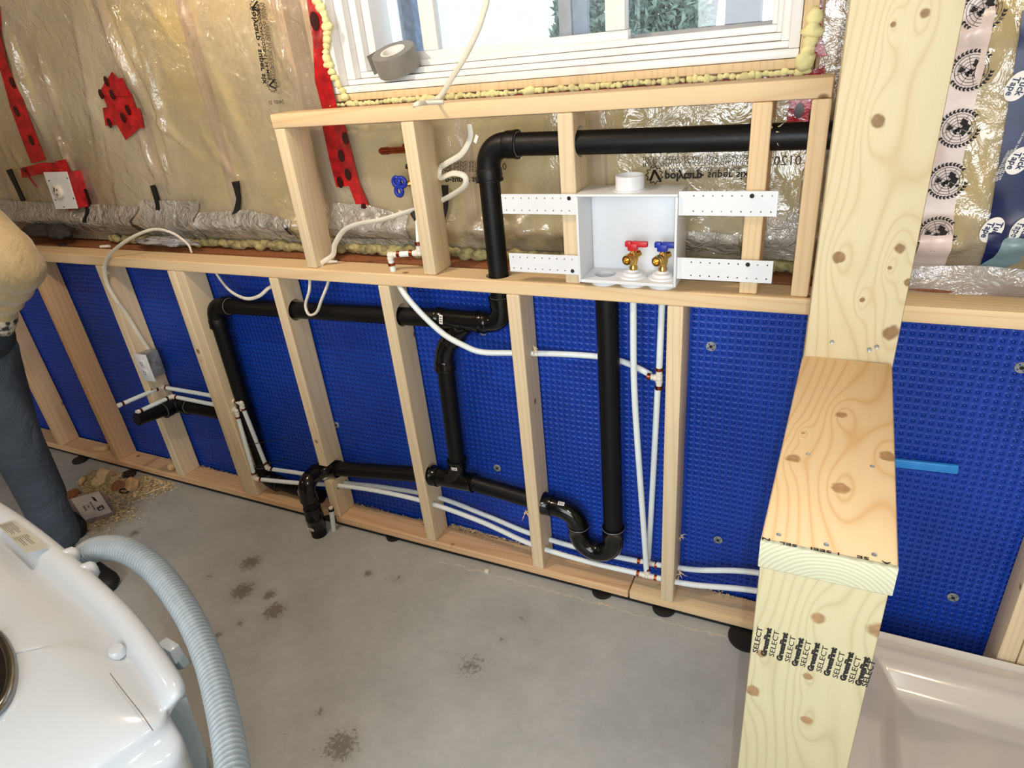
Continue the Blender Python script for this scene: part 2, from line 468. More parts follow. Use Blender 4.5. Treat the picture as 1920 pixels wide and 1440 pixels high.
# ---- upper outer wall: sheathing, studs, batts behind the poly
uw = struct('wall_upper_back', boxme((XL, .36, 1.045), (.03, .40, 2.5)), M_wood_pink, 'framed outer wall above the foundation')
link('sheathing_panel', boxme((1.31, .36, 1.045), (XR, .40, 2.5)), M_wood_pink, uw)
link('sheathing_panel', boxme((.03, .36, 1.045), (1.31, .40, 1.52)), M_wood_pink, uw)
link('sheathing_panel', boxme((.03, .36, 2.4), (1.31, .40, 2.5)), M_wood_pink, uw)
link('sill_plate', boxme((XL, .125, 1.046), (XR, .34, 1.064), .003), M_wood_old, uw)
outer_x = [-3.2, -2.8, -2.38, -1.95, -1.43, -.95, -.56, -.17, -.06, .40, .80, 1.20, 1.325, 1.40, 1.83, 2.27, 2.7]
for x in outer_x:
    hi = 2.5 if (x < .0 or x > 1.28) else 1.47
    link('outer_stud', boxme((x, .215, 1.086), (x+.04, .355, hi), .003), M_wood_pink, uw)
link('outer_stud', boxme((-.02, .215, 1.472), (1.36, .355, 1.51), .003), M_wood_pink, uw)
def batt(x0, x1, z0, z1):
    bm = bmesh.new(); nx = max(3, int((x1-x0)/.04)); nz = max(3, int((z1-z0)/.04)); g = []
    for j in range(nz+1):
        row = []
        for i in range(nx+1):
            x = x0+(x1-x0)*i/nx; z = z0+(z1-z0)*j/nz
            e = min(i, nx-i, 2)/2*min(j, nz-j, 2)/2
            row.append(bm.verts.new((x, .232-.018*e-.012*mn.noise(Vector((x*6, 3, z*6))), z)))
        g.append(row)
    for j in range(nz):
        for i in range(nx): bm.faces.new((g[j][i], g[j][i+1], g[j+1][i+1], g[j+1][i]))
    ed = bmesh.ops.extrude_face_region(bm, geom=bm.faces[:])
    for v in [e for e in ed['geom'] if isinstance(e, bmesh.types.BMVert)]: v.co.y = .352
    return from_bm(bm, 'batt', True, 60)
for xa, xb in zip(outer_x[:-1], outer_x[1:]):
    if xb-xa < .12: continue
    hi = 2.48 if (xa < -.1 or xa > 1.28) else 1.46
    link('insulation_batt', batt(xa+.042, xb-.002, 1.088, hi), M_batt, uw)

# ---- vapour barrier sheet with folds
rn = random.Random(3)
folds = []
def fold(u0, v0, u1, v1, amp=.012, w=.012):
    a_, b_ = P(u0, v0, y=YW), P(u1, v1, y=YW); folds.append(((a_.x, a_.z), (b_.x, b_.z), amp, w))
for q in ((190, 0, 280, 210, .03, .016), (215, 10, 300, 200, .018, .01), (265, 60, 330, 320, .02, .014), (280, 210, 380, 300, .014, .01), (0, 30, 60, 200, .03, .02),
          (10, 90, 90, 270, .02, .012), (60, 80, 110, 240, .018, .01), (100, 250, 165, 380, .02, .012), (260, 240, 300, 340, .02, .01), (285, 230, 330, 360, .016, .01),
          (370, 250, 440, 340, .01, .012), (500, 40, 570, 180, .012, .012), (20, 260, 60, 330, .014, .012), (345, 20, 470, 330, .012, .03), (1640, 60, 1690, 180, .01, .01),
          (1810, 60, 1800, 90, .02, .01), (1850, 20, 1890, 60, .018, .012), (1790, 60, 1900, 70, .016, .01), (1880, 10, 1830, 50, .016, .01), (1860, 90, 1830, 160, .012, .01),
          (700, 250, 830, 290, .01, .02), (1130, 230, 1260, 260, .008, .02), (1480, 330, 1500, 400, .015, .01), (140, 0, 190, 330, .016, .02)): fold(*q)
for _ in range(46):
    x = rn.uniform(-2.6, 2.3); z = rn.uniform(1.1, 2.2); a_ = rn.uniform(-.5, .25); l = rn.uniform(.1, .4)
    folds.append(((x, z), (x+l*math.sin(a_), z+l*math.cos(a_)), rn.uniform(.003, .009), rn.uniform(.006, .02)))
def poly_y(x, z):
    y = np.full_like(x, YW)
    y = y-.010*np.sin(x*7.2+1.1)*np.clip((z-1.1)*4, 0, 1)-.006*np.sin(z*9+x*3)
    for (p0, p1, am, w) in folds:
        dx, dz = p1[0]-p0[0], p1[1]-p0[1]; L2 = dx*dx+dz*dz+1e-9
        t = ((x-p0[0])*dx+(z-p0[1])*dz)/L2; tc_ = np.clip(t, 0, 1)
        d = np.hypot(x-p0[0]-tc_*dx, z-p0[1]-tc_*dz)
        y = y-am*np.exp(-(d/w)**2)*np.sin(np.pi*np.clip(tc_, .08, .92))
    b = np.exp(-((z-1.165)/.035)**2)                                   # rolled bulge along the bottom
    y = y-b*(.030+.008*np.sin(x*17)+.006*np.sin(x*43))
    low = np.clip((1.16-z)/.07, 0, 1); y = y+.02*low
    y = y-.004*np.sin(x*90+z*30)*b-.003*np.sin(x*61-z*140)*b
    return y
def sheet(x0, x1, z0, z1, step, hole=None, dy=0, jag=0):
    nx = int((x1-x0)/step); nz = int((z1-z0)/step)
    X, Z = np.meshgrid(np.linspace(x0, x1, nx+1), np.linspace(z0, z1, nz+1))
    Y = poly_y(X, Z)+dy
    if jag:
        Z = Z.copy(); Z[0] += jag*(np.sin(X[0]*60)+np.sin(X[0]*23+2))*.5
    V = np.stack([X, Y, Z], -1).reshape(-1, 3)
    F = []
    for j in range(nz):
        for i in range(nx):
            if hole:
                cx, cz = x0+(i+.5)*step, z0+(j+.5)*step
                if hole[0] < cx < hole[1] and cz > hole[2]: continue
            a_ = j*(nx+1)+i; F.append((a_, a_+1, a_+nx+2, a_+nx+1))
    return newmesh('sheet', V.tolist(), F, True)
vb = thing('vapour_barrier', 'clear wrinkled plastic vapour barrier stretched over the insulation around the window', 'plastic sheet', (0, YW, 1.1))
link('sheet', sheet(-3.0, 2.6, 1.072, 2.45, .011, (.0, 1.335, 1.50)), M_poly, vb)

# printed text on the sheet (mirrored and upside down as seen)
ydisp = lambda x, z, d=.006: float(poly_y(np.array([x]), np.array([z]))[0])-d
def wall_text(body, size, u, v, ang=0, fx=1, fz=1, mat=None, parent=None, y=None, d=.006, bold=0, sp=1.0, name='lettering'):
    p = P(u, v, y=YW if y is None else y); yy = ydisp(p.x, p.z, d) if y is None else y
    M = Matrix.Translation((p.x, yy, p.z)) @ Matrix.Rotation(math.radians(ang), 4, 'Y') @ Matrix.Diagonal((fx, 1, fz, 1)) @ Matrix.Rotation(math.pi/2, 4, 'X')
    return link(name, text_me(body, size, M, bold=bold, spacing=sp), mat or M_inkg, parent)
wall_text('polytarp', .027, 1281, 331, fz=-1, mat=M_ink, parent=vb, bold=.0009, y=.152)
wall_text('- super six', .026, 1358, 329, fz=-1, mat=M_ink, parent=vb, bold=.0004, y=.152)
wall_text('69000-CAN/CGSB-51.34-M86', .0145, 1320, 317, fz=-1, parent=vb, y=.152, sp=.95)
for k, (tx, u, v) in enumerate((('FLAME SPREAD CLASSIFICATION SMOKE DEVELOP', 1306, 307), ('WHEN TESTED IN ACCORDANCE WITH CAN/ULC', 1312, 301), ('THIS POLY MEETS ONTARIO FLAME SPREAD RATING', 1310, 294.5))):
    wall_text(tx, .0125, u, v, fz=-1, parent=vb, y=.152, sp=.92)
wall_text('01202', .030, 1470, 302, fx=-1, parent=vb, y=.152)
wall_text('01202', .026, 930, 313, fx=-1, parent=vb, y=.152)
wall_text('p-super six', .026, 868, 338, fz=-1, mat=M_ink, parent=vb, bold=.0006, y=.152)
for k in range(3): wall_text('FLAME SPREAD RATING', .0135, 866, 305+7*k, fz=-1, parent=vb, y=.152)
def leaf_logo(u, v, s, ang=0):
    p = P(u, v, y=.151); pts = []
    for k in range(22):
        a_ = k*math.pi/11; r = s*(1 if k % 2 else .72); pts.append((r*math.cos(a_), r*math.sin(a_)))
    parts = []
    yy = .151
    for k in range(22):
        x0, z0 = pts[k]; x1, z1 = pts[(k+1) % 22]
        parts.append(tube_data([(p.x+x0, yy, p.z+z0), (p.x+x1, yy, p.z+z1)], s*.045, 4))
    c, s_ = math.cos(math.radians(ang)), math.sin(math.radians(ang))
    for x0, z0, x1, z1 in ((-.45, -.6, 0, .55), (0, .55, .75, -.75)):
        parts.append(tube_data([(p.x+s*(c*x0-s_*z0), yy, p.z+s*(s_*x0+c*z0)), (p.x+s*(c*x1-s_*z1), yy, p.z+s*(s_*x1+c*z1))], s*.13, 4))
    link('leaf_emblem', multi(parts), M_ink, vb)
leaf_logo(1227, 328, .022)
# vertical print near the window
for i, (tx, sz, u, v, b) in enumerate((('polytarp - super six', .026, 492, 86, .0007), ('69000-CAN/CGSB-51.34-M86', .016, 502, 80, .0003), ('FLAME SPREAD CLASSIFICATION', .0145, 510, 82, 0), ('WHEN TESTED IN ACCORDANCE', .0145, 517, 86, 0))):
    wall_text(tx, sz, u, v, ang=97, fz=-1, mat=M_ink if b else M_inkg, parent=vb, bold=b, d=.014)
leaf_logo(510, 160, .020, 90); leaf_logo(478, 15, .020, 90)
wall_text('24007  D', .016, 525, 191, fx=-1, fz=1, parent=vb, d=.014)

# ---- tapes on the sheet
def strip(name, pix, mat, label=None, cat='tape', d=.008, parent=None, thick=.0012, group=None, y=None):
    """flat tape that follows the sheet: pix = list of (uL, vL, uR, vR) cross lines"""
    V = []; n = 5; rows = []
    L = [(P(a_, b_, y=YW), P(c_, d_, y=YW)) for a_, b_, c_, d_ in pix]
    fine = []
    for (l0, r0), (l1, r1) in zip(L[:-1], L[1:]):
        for k in range(8): fine.append((l0.lerp(l1, k/8), r0.lerp(r1, k/8)))
    fine.append(L[-1])
    for l_, r_ in fine:
        for i in range(n+1):
            q = l_.lerp(r_, i/n); V.append((q.x, (ydisp(q.x, q.z, d) if y is None else y), q.z))
    m = len(V); V += [(x, y_+thick, z) for x, y_, z in V]
    F = []; R_ = len(fine)
    for j in range(R_-1):
        for i in range(n):
            a_ = j*(n+1)+i; F.append((a_, a_+1, a_+n+2, a_+n+1)); F.append((m+a_, m+a_+n+1, m+a_+n+2, m+a_+1))
    o = link(name, newmesh(name, V, F, True), mat, parent)
    if label: tag(o, label, cat, group)
    return o
rt = []
def dark_ovals(parent, pts, r=.016, ang=0, d=.0105):
    for u, v in pts:
        p = P(u, v, y=YW); yy = ydisp(p.x, p.z, d)
        V = [(p.x+.62*r*math.cos(t), yy, p.z+r*math.sin(t)) for t in [k*math.pi/8 for k in range(16)]]
        link('printed_oval', poly_prism(V, (0, .0015, 0)), plainoval, parent)
plainoval = plain('dark_print_oval', (58, 10, 16), .3, var=.3, nscale=200)
def tapething(label, pixlist, ovals, name='red_tape', mat=None, r=.016, d=.009, group=None):
    p = P(pixlist[0][0][0], pixlist[0][0][1], y=YW)
    t = thing(name, label, 'tape', (p.x, YW-.02, p.z), group)
    for k, px in enumerate(pixlist): strip('tape_strip', px, mat or M_red, d=d+.0016*k, parent=t)
    dark_ovals(t, ovals, r, d=d+.0016*len(pixlist)+.0012)
    return t
tapething('long strip of red tape running down the plastic to the upper outlet', [[(-25, 20, 2, 10), (0, 120, 20, 115), (25, 200, 48, 195), (68, 305, 92, 298)]], [(26, 155), (37, 208), (66, 262)], r=.02)
tapething('crossed patch of red tape on the plastic left of the window', [[(192, 168, 218, 134), (205, 205, 252, 172), (240, 262, 272, 236)], [(195, 202, 200, 236), (236, 196, 242, 232), (270, 203, 276, 240)], [(205, 150, 190, 178), (240, 145, 252, 180)]],
          [(208, 152), (195, 176), (218, 177), (248, 205), (238, 220), (210, 230)], r=.017)
tapething('red tape strip beside the left edge of the window', [[(582, 0, 604, -2), (596, 80, 617, 80), (600, 150, 630, 148), (614, 205, 642, 202)]], [(599, 40)], r=.024)
tapething('red tape strip with dark ovals below the left end of the upper plate', [[(612, 232, 655, 230), (622, 290, 668, 290), (634, 350, 678, 345)], [(650, 290, 668, 290), (660, 350, 680, 345), (672, 385, 694, 380), (680, 416, 695, 405)]], [(657, 257), (648, 290), (643, 340), (659, 325), (688, 390)], r=.018)
tapething('red tape patch under the right end of the window', [[(1492, 150, 1545, 120), (1480, 190, 1552, 185), (1472, 242, 1535, 240)]], [(1525, 215), (1498, 208)], r=.016)
tapething('dark red tape line showing between the foam beads and the upper plate', [[(640, 200, 640, 210), (900, 182, 900, 196), (1200, 161, 1200, 176), (1500, 140, 1500, 152)]], [])
tapething('small torn scrap of red tape with white film right of the window', [[(1527, -5, 1545, -5), (1520, 60, 1538, 60), (1512, 110, 1550, 105)]], [(1508, 125)], r=.012)
# black foam strips hanging on the sheet
for i, px in enumerate(([(24, 317, 34, 314), (36, 345, 44, 343), (47, 376, 55, 374)], [(158, 354, 166, 353), (169, 384, 176, 382), (174, 414, 182, 413)],
                        [(291, 346, 300, 344), (300, 375, 308, 372), (306, 399, 313, 397)], [(436, 341, 448, 339), (446, 372, 453, 370), (443, 400, 454, 396)],
                        [(831, 346, 843, 346), (835, 390, 842, 390), (829, 428, 837, 430)], [(552, 420, 559, 420), (553, 437, 558, 437)])):
    strip('sealant_strip', px, M_black, ('first black rubber strip from the left, hanging on the plastic above the top plate', 'black rubber strip just right of the upper outlet', 'black rubber strip below the patch of red tape',
          'hooked black rubber strip left of the first upper stud', 'wide black rubber strip showing behind the second upper stud', 'small black strip end left of the first upper stud foot')[i], 'strip', d=.014, thick=.004)
# clear tape band along the bottom
for i, px in enumerate(([(-10, 372, -10, 420), (120, 380, 120, 430), (270, 385, 270, 440)], [(270, 372, 290, 448), (380, 375, 390, 452)], [(385, 395, 390, 440), (470, 392, 475, 440), (560, 408, 560, 450)],
                        [(628, 378, 628, 440), (690, 382, 690, 440), (770, 402, 770, 450)], [(1200, 420, 1200, 462), (1300, 425, 1300, 470), (1390, 430, 1390, 478)], [(1435, 400, 1430, 480), (1510, 395, 1500, 490)], [(600, 445, 600, 466), (780, 448, 780, 470)])):
    strip('clear_tape', px, M_cleartape, ('clear tape under the upper outlet on the plastic', 'wide clear tape patch right of the upper outlet', 'clear tape on the plastic left of the first upper stud', 'clear tape over the lower end of the red tape',
          'clear tape seen right of the white supply box', 'crinkled clear tape beside the last upper stud', 'low clear tape strip between the first two upper studs')[i], d=.013)

V = []
for i in range(61):
    x = 1.42+i*.02
    for (y_, z_) in ((.150, 1.112), (.146, 1.085), (.126, 1.066), (.119, 1.050)): V.append((x, y_+.003*math.sin(x*31+z_*90), z_+.002*math.sin(x*23)))
dr = link('clear_tape', newmesh('drape', V, [(i*4+k, i*4+k+1, i*4+k+5, i*4+k+4) for i in range(60) for k in range(3)], True), film('draped_tape_film', (196, 190, 182), .5, .08, .9))
tag(dr, 'clear plastic flap folded down onto the ledge behind the right hand top plate', 'plastic sheet')
bm = bmesh.new(); r_ = random.Random(12)
for k in range(330):
    x = -1.25+k*.0082
    bmesh.ops.create_icosphere(bm, subdivisions=1, radius=r_.uniform(.010, .021), matrix=Matrix.Translation((x, .178+r_.uniform(-.008, .006), 1.085+r_.uniform(-.008, .006))) @ Matrix.Diagonal((1.5, .7, .9, 1)))
for v in bm.verts: v.co += Vector((mn.noise(v.co*60), mn.noise(v.co*60+Vector((5, 1, 2))), mn.noise(v.co*60+Vector((9, 3, 1)))))*.006
ie = link('insulation_edge', from_bm(bm, 'edge', True), plain('dirty_insulation', (176, 164, 112), 1, var=.3, nscale=30, bump=.8), uw); ie['kind'] = 'stuff'
# ---- white emblem tape and dark blue tape, right of the post
M_whitetape = plain('white_poly_tape', (226, 208, 200), .3, var=.05)
M_navy = plain('navy_tape', (16, 34, 88), .3, var=.25, nscale=18)
wt = thing('printed_white_tape', 'white tape strip with black globe emblems running down beside the post', 'tape', (1.6, YW-.02, 1.1))
strip('tape_strip', [(1812, -20, 1868, -20), (1790, 100, 1848, 100), (1770, 200, 1826, 200), (1744, 330, 1798, 330), (1720, 450, 1780, 450), (1700, 545, 1762, 552)], M_whitetape, parent=wt, d=.010)
def emblem_parts(cx, cz, yy, s, rot):
    parts = []; c, sn = math.cos(rot), math.sin(rot)
    def T(x, z): return (cx+s*(c*x-sn*z), yy, cz+s*(sn*x+c*z))
    for r in (.3, .45, .62, .78):
        parts.append(tube_data([T(r*math.cos(t), r*math.sin(t)) for t in [k*math.pi/12 for k in range(25)]], s*.012, 4))
    for k in range(4):
        t = k*math.pi/4; parts.append(tube_data([T(-.78*math.cos(t), -.78*math.sin(t)), T(.78*math.cos(t), .78*math.sin(t))], s*.012, 4))
    for (bx, bz, br, e) in ((-.25, .28, .17, 1.2), (.05, .33, .2, 1), (.3, .15, .12, 1.3), (.05, -.05, .13, 1), (-.18, -.42, .15, 1), (.12, -.2, .1, 1.4), (.42, .45, .1, .7)):
        pts = [T(bx+br*e*math.cos(t)*(1+.3*math.sin(3*t+bx*9)), bz+br*math.sin(t)*(1+.3*math.cos(4*t))) for t in [k*math.pi/6 for k in range(12)]]
        V = pts+[(x, y+.0012, z) for x, y, z in pts]
        parts.append((V, [tuple(range(12))]))
    for sd in (-1, 1):
        for k in range(13):
            t = math.radians(-80+k*11.5)*1.0; x, z = sd*(.93)*math.cos(t)*1.0, .93*math.sin(t)
            for tilt in (.5, -.25):
                dx, dz = -sd*math.sin(t), math.cos(t)
                nx_, nz_ = sd*math.cos(t)*tilt, math.sin(t)*tilt
                p0, p1 = (x, z), (x+.25*(dx*.8+nx_), z+.25*(dz*.8+nz_))
                wx, wz = -(p1[1]-p0[1])*.25, (p1[0]-p0[0])*.25
                mid = ((p0[0]+p1[0])/2, (p0[1]+p1[1])/2)
                V = [T(*p0), T(mid[0]+wx, mid[1]+wz), T(*p1), T(mid[0]-wx, mid[1]-wz)]
                parts.append((V, [(0, 1, 2, 3)]))
    return parts
for (u, v) in ((1842, 18), (1820, 131), (1797, 240), (1775, 338), (1753, 430), (1734, 513)):
    p = P(u, v, y=YW); link('globe_emblem', multi(emblem_parts(p.x, p.z, ydisp(p.x, p.z, .0128), .036, math.radians(-72)), smooth=False), M_ink, wt)
wt2 = thing('white_tape_scrap', 'short scrap of white emblem tape stuck sideways above the right plate', 'tape', (1.6, YW-.02, 1.08))
strip('tape_strip', [(1700, 528, 1700, 552), (1765, 520, 1762, 552)], M_whitetape, parent=wt2, d=.0135)
p = P(1745, 535, y=YW); link('globe_emblem', multi(emblem_parts(p.x, p.z, ydisp(p.x, p.z, .0165), .026, math.radians(200)), smooth=False), M_ink, wt2)
nt = thing('navy_tape', 'dark blue tape strip with white ovals at the right edge of the wall', 'tape', (1.75, YW-.02, 1.2))
strip('tape_strip', [(1914, 20, 2010, 20), (1900, 120, 1990, 120), (1882, 240, 1965, 240), (1862, 360, 1935, 360), (1848, 440, 1920, 440), (1838, 500, 1862, 498)], M_navy, parent=nt, d=.010)
for (u, v) in ((1905, 160), (1907, 299), (1856, 425), (1912, 425)):
    p = P(u, v, y=YW); yy = ydisp(p.x, p.z, .0135)
    V = [(p.x+.019*math.cos(t)*math.cos(.35)+.028*math.sin(t)*math.sin(.35), yy, p.z+.028*math.sin(t)*math.cos(.35)-.019*math.cos(t)*math.sin(.35)) for t in [k*math.pi/12 for k in range(24)]]
    ov = link('white_oval', poly_prism(V, (0, .001, 0)), M_sticker, nt)
    for tx, dx in (('Tuck', .007), ('Tape', -.008)):
        M = Matrix.Translation((p.x+dx, yy-.001, p.z)) @ Matrix.Rotation(math.radians(103), 4, 'Y') @ Matrix.Rotation(math.pi/2, 4, 'X')
        link('lettering', text_me(tx, .017, M, bold=.0004), M_navy, nt)
for (u, v) in ((1874, 310), (1880, 308), (1886, 306), (1885, 440), (1893, 438), (1915, 250)):
    wall_text('WESTERN POLYMER TAPE', .0055, u, v, ang=103, mat=M_sticker, parent=nt, d=.0125)
strip('blue_poly_scrap', [(1826, 505, 1845, 520), (1860, 480, 1880, 505), (1875, 445, 1910, 490), (1880, 440, 1925, 440)], plain('pale_blue_film', (120, 145, 150), .35), 'torn grey blue scrap of tape backing below the navy tape', 'tape', d=.0125)
strip('clear_tape', [(1758, 520, 1758, 552), (1840, 522, 1845, 558), (1925, 530, 1925, 560)], M_cleartape, 'clear tape along the bottom of the plastic right of the post', d=.013)

# ---------------------------------------------------------------- window
WX0, WX1, WZ = .036, 1.300, 1.531
w1 = struct('window_1', boxme((WX0-.012, .165, WZ), (WX1+.012, .36, WZ+.020), .003), M_wood_plate, 'white vinyl slider window with pine buck edges')
link('buck_side', boxme((WX0-.012, .165, WZ+.021), (WX0+.002, .36, 2.38), .002), M_wood_plate, w1)
link('buck_side', boxme((WX1-.006, .165, WZ+.021), (WX1+.024, .36, 2.38), .002), M_wood_plate, w1)
def ring(name, x0, x1, z0, z1, w, y0, y1, mat, wb=None, wr=None):
    wb = wb or w; wr = wr or w
    link(name, boxme((x0, y0, z0), (x1, y1, z0+wb), .002), mat, w1)
    link(name, boxme((x0, y0, z0+wb+.0005), (x0+w, y1, z1), .002), mat, w1)
    link(name, boxme((x1-wr, y0, z0+wb+.0005), (x1, y1, z1), .002), mat, w1)
ring('window_frame', WX0+.003, WX1-.007, WZ+.021, 2.36, .030, .163, .36, M_vinyl, .018, .022)
ring('inner_stop', WX0+.034, WX1-.030, WZ+.040, 2.35, .028, .198, .355, M_vinyl, .014, .018)
ring('track_rib', WX0+.063, WX1-.049, WZ+.055, 2.35, .024, .226, .35, M_vinyl, .016, .012)
ring('track_rib', WX0+.088, WX1-.062, WZ+.072, 2.35, .026, .250, .345, M_vinyl, .016, .012)
link('window_head', boxme((WX0, .165, 2.37), (WX1+.01, .36, 2.42), .002), M_vinyl, w1)
# fixed outer light, sliding sash, right light
def vbar(name, x0, x1, y0, y1, z0, z1, mat=M_vinyl): return link(name, boxme((x0, y0, z0), (x1, y1, z1), .002), mat, w1)
zs = 1.612
vbar('sash_rail', .20, .89, .272, .300, zs, 1.640)
vbar('sash_stile', .297, .345, .272, .300, 1.6405, 2.36)
vbar('sash_stile', .835, .885, .262, .300, 1.6405, 2.36)
vbar('outer_rail', .18, 1.225, .322, .345, zs-.005, 1.628, plain('grey_aluminium_rail', (165, 165, 165), .4))
vbar('outer_stile', .690, .725, .322, .345, 1.6285, 2.36, plain('grey_stile', (190, 192, 196), .4))
vbar('outer_stile', .730, .768, .326, .342, 1.6285, 2.36, plain('pale_blue_stile', (170, 186, 206), .4))
vbar('sash_rail', .89, 1.222, .290, .318, 1.600, 1.612)
link('window_pane', boxme((.35, .283, 1.641), (.834, .286, 2.36)), M_glass, w1)
link('window_pane', boxme((.19, .332, 1.629), (1.222, .335, 2.36)), M_glass, w1)
# spray foam beads under the window and at its right corner
def blobs(pts, seed=1):
    bm = bmesh.new(); r_ = random.Random(seed)
    for p, r in pts:
        bmesh.ops.create_icosphere(bm, subdivisions=2, radius=r, matrix=Matrix.Translation(p) @ Matrix.Diagonal((r_.uniform(.8, 1.5), .8, r_.uniform(.7, 1.1), 1)))
    for v in bm.verts: v.co += Vector((mn.noise(v.co*90), mn.noise(v.co*90+Vector((5, 1, 2))), mn.noise(v.co*90+Vector((9, 3, 1)))))*.004
    return from_bm(bm, 'foam', True)
pts = []
for i in range(95):
    t = i/94; x = WX0-.01+t*(WX1-WX0+.02); pts.append(((x,   .160+RNG.uniform(-.004, .004), WZ-.007+RNG.uniform(-.002, .002)), RNG.uniform(.0065, .0105)))
tag(link('foam_bead', blobs(pts), M_foam), 'bumpy bead of pale yellow spray foam under the window', 'spray foam')
pts = []
for i in range(16):
    t = i/15; p = P(1528-10*t*t-12*t, 28+95*t, y=.155); pts.append((p, .013+RNG.uniform(-.003, .004)))
tag(link('foam_bead', blobs(pts, 3), M_foam), 'thick yellow blob of spray foam at the lower right corner of the window', 'spray foam')
pts = [(P(594+6*t+8*math.sin(t), 2+t*24, y=.156), RNG.uniform(.010, .014)) for t in [k_*.5 for k_ in range(0, 16)]]
tag(link('foam_bead', blobs(pts, 5), M_foam), 'thin yellow spray foam edge along the left side of the window', 'spray foam')

# ---- outdoors
struct('ground_outdoors', boxme((-30, .7, .9), (30, 60, 1.0)), M_snow, 'bright snow covered ground outside the window')
def cedar(x, y, h, r, label):
    t = thing('cedar_shrub', label, 'shrub', (x, y, 1.0), 'cedar shrubs outside the window')
    rr = random.Random(int(x*100)); V, F = [], []
    for k in range(9000):
        z = rr.random()**.9*h; rad = r*(1-(z/h)**1.6)*math.sqrt(rr.random()*.5+.5)+.02; a_ = rr.uniform(0, 2*math.pi)
        c = Vector((x+rad*math.cos(a_), y+rad*math.sin(a_), 1.0+z)); s = rr.uniform(.05, .10)*h/3
        d1 = Vector((rr.uniform(-1, 1), rr.uniform(-1, 1), rr.uniform(-.2, 1.4))).normalized()*s*1.8; d2 = Vector((rr.uniform(-1, 1), rr.uniform(-1, 1), rr.uniform(-1, 1))).normalized()*s*.6
        o = len(V); V += [c-d2, c+d2, c+d1]; F.append((o, o+1, o+2))
    o = link('foliage', newmesh('fol', V, F), M_cedar, t); o['kind'] = 'stuff'
    link('trunk', tube([(x, y, 1.0), (x, y, 1.0+h*.8)], [.05*h/3, .01], 8), M_wood_old, t)
M_cedar = plain('cedar_green', (176, 200, 182), .9, var=.35, nscale=8)
def at(u, v, y): return P(u, v, y=y)
q = at(1112, 55, 12); cedar(q.x, 12, 4.0, .80, 'feathery green cedar shrub seen through the middle pane')
q = at(1242, 50, 8); cedar(q.x, 8, 3.0, .62, 'feathery green cedar shrub seen through the right pane')
M_post = plain('painted_post', (128, 150, 186), .7, var=.2); M_post2 = plain('dark_post', (62, 72, 96), .7, var=.2)
q0, q1 = at(765, 0, 1.6), at(792, 0, 1.6)
tag(link('porch_post', boxme((q0.x, 1.5, 1.001), (q1.x, 1.6, 3.4), .004), M_post), 'dark blue grey porch post outside the left pane', 'post')
q0, q1 = at(1368, 0, 1.6), at(1432, 0, 1.6)
tag(link('porch_post', boxme((q0.x, 1.5, 1.001), (q1.x, 1.6, 3.4), .004), M_post2), 'wide dark post outside the right pane', 'post')
def branches(seed, x, y, n, label):
    r_ = random.Random(seed); parts = []
    def grow(p, d, r, l, dep):
        q = p+d*l; mid = p.lerp(q, .5)+Vector((r_.uniform(-1, 1), 0, r_.uniform(-1, 1)))*l*.08
        parts.append(tube_data([p, mid, q], [r, r*.85, r*.65], 5))
        if dep:
            for _ in range(3): grow(q, (d+Vector((r_.uniform(-.9, .9), r_.uniform(-.3, .3), r_.uniform(-.5, .7)))).normalized(), r*.6, l*.72, dep-1)
    grow(Vector((x, y, 1.0)), Vector((.1, 0, 1)).normalized(), .09, 1.2, n)
    tag(link('bare_tree', multi(parts), plain('bare_bark', (120, 118, 118), .9)), label, 'tree')
q = at(700, -10, 6); branches(4, q.x+.4, 6, 5, 'bare leafless tree outside the left pane')
q = at(1330, 0, 12); branches(9, q.x, 12, 5, 'distant bare tree outside between the shrub and the right post')

# ---------------------------------------------------------------- framing
def board(name, p0, p1, w, t, mat, parent=None, wdir=None, bevel=.004, cutters=None):
    """board from p0 to p1 (centre line), w across wdir, t across the other; local Z = length, local X = wide"""
    p0, p1 = Vector(p0), Vector(p1); z = (p1-p0); L = z.length; z.normalize()
    x = Vector(wdir or (1, 0, 0)); x = (x-z*x.dot(z)).normalized(); y = z.cross(x)
    M = Matrix((x, y, z)).transposed().to_4x4(); M.translation = (p0+p1)/2
    bm = box_bm((w, t, L), bevel, 2)
    me = from_bm(bm, name, True, 40)
    if cutters:
        Mi = M.inverted(); cs = []
        for c in cutters:
            c2 = c.copy(); c2.transform(Mi); cs.append(c2)
        me = cut(me, cs); me.materials.clear()
        me.polygons.foreach_set('use_smooth', [False]*len(me.polygons))
    return link(name, me, mat, parent, M)
def cyl(p, d, r, l=.2, seg=28):
    d = Vector(d).normalized(); return tube([Vector(p)-d*l/2, Vector(p)+d*l/2], r, seg)
SW, SD = .040, .092
def stud(xt, xb, z0, z1, y=0, mat=None, parent=None, w=SW, cutters=None, name='stud', d=SD):
    """front left edge x at bottom xb and top xt"""
    return board(name, (xb+w/2, y+d/2, z0), (xt+w/2, y+d/2, z1), w, d, mat or M_wood, parent, (1, 0, 0), cutters=cutters)
X = [-2.0132, -1.5696, -1.1316, -.7063, -.245, .1926, .6204, 1.0569]
ZB = .05
lf = thing('lower_wall_frame', 'long low pine stud wall standing in front of the blue membrane', 'wall frame', (0, .045, .012))
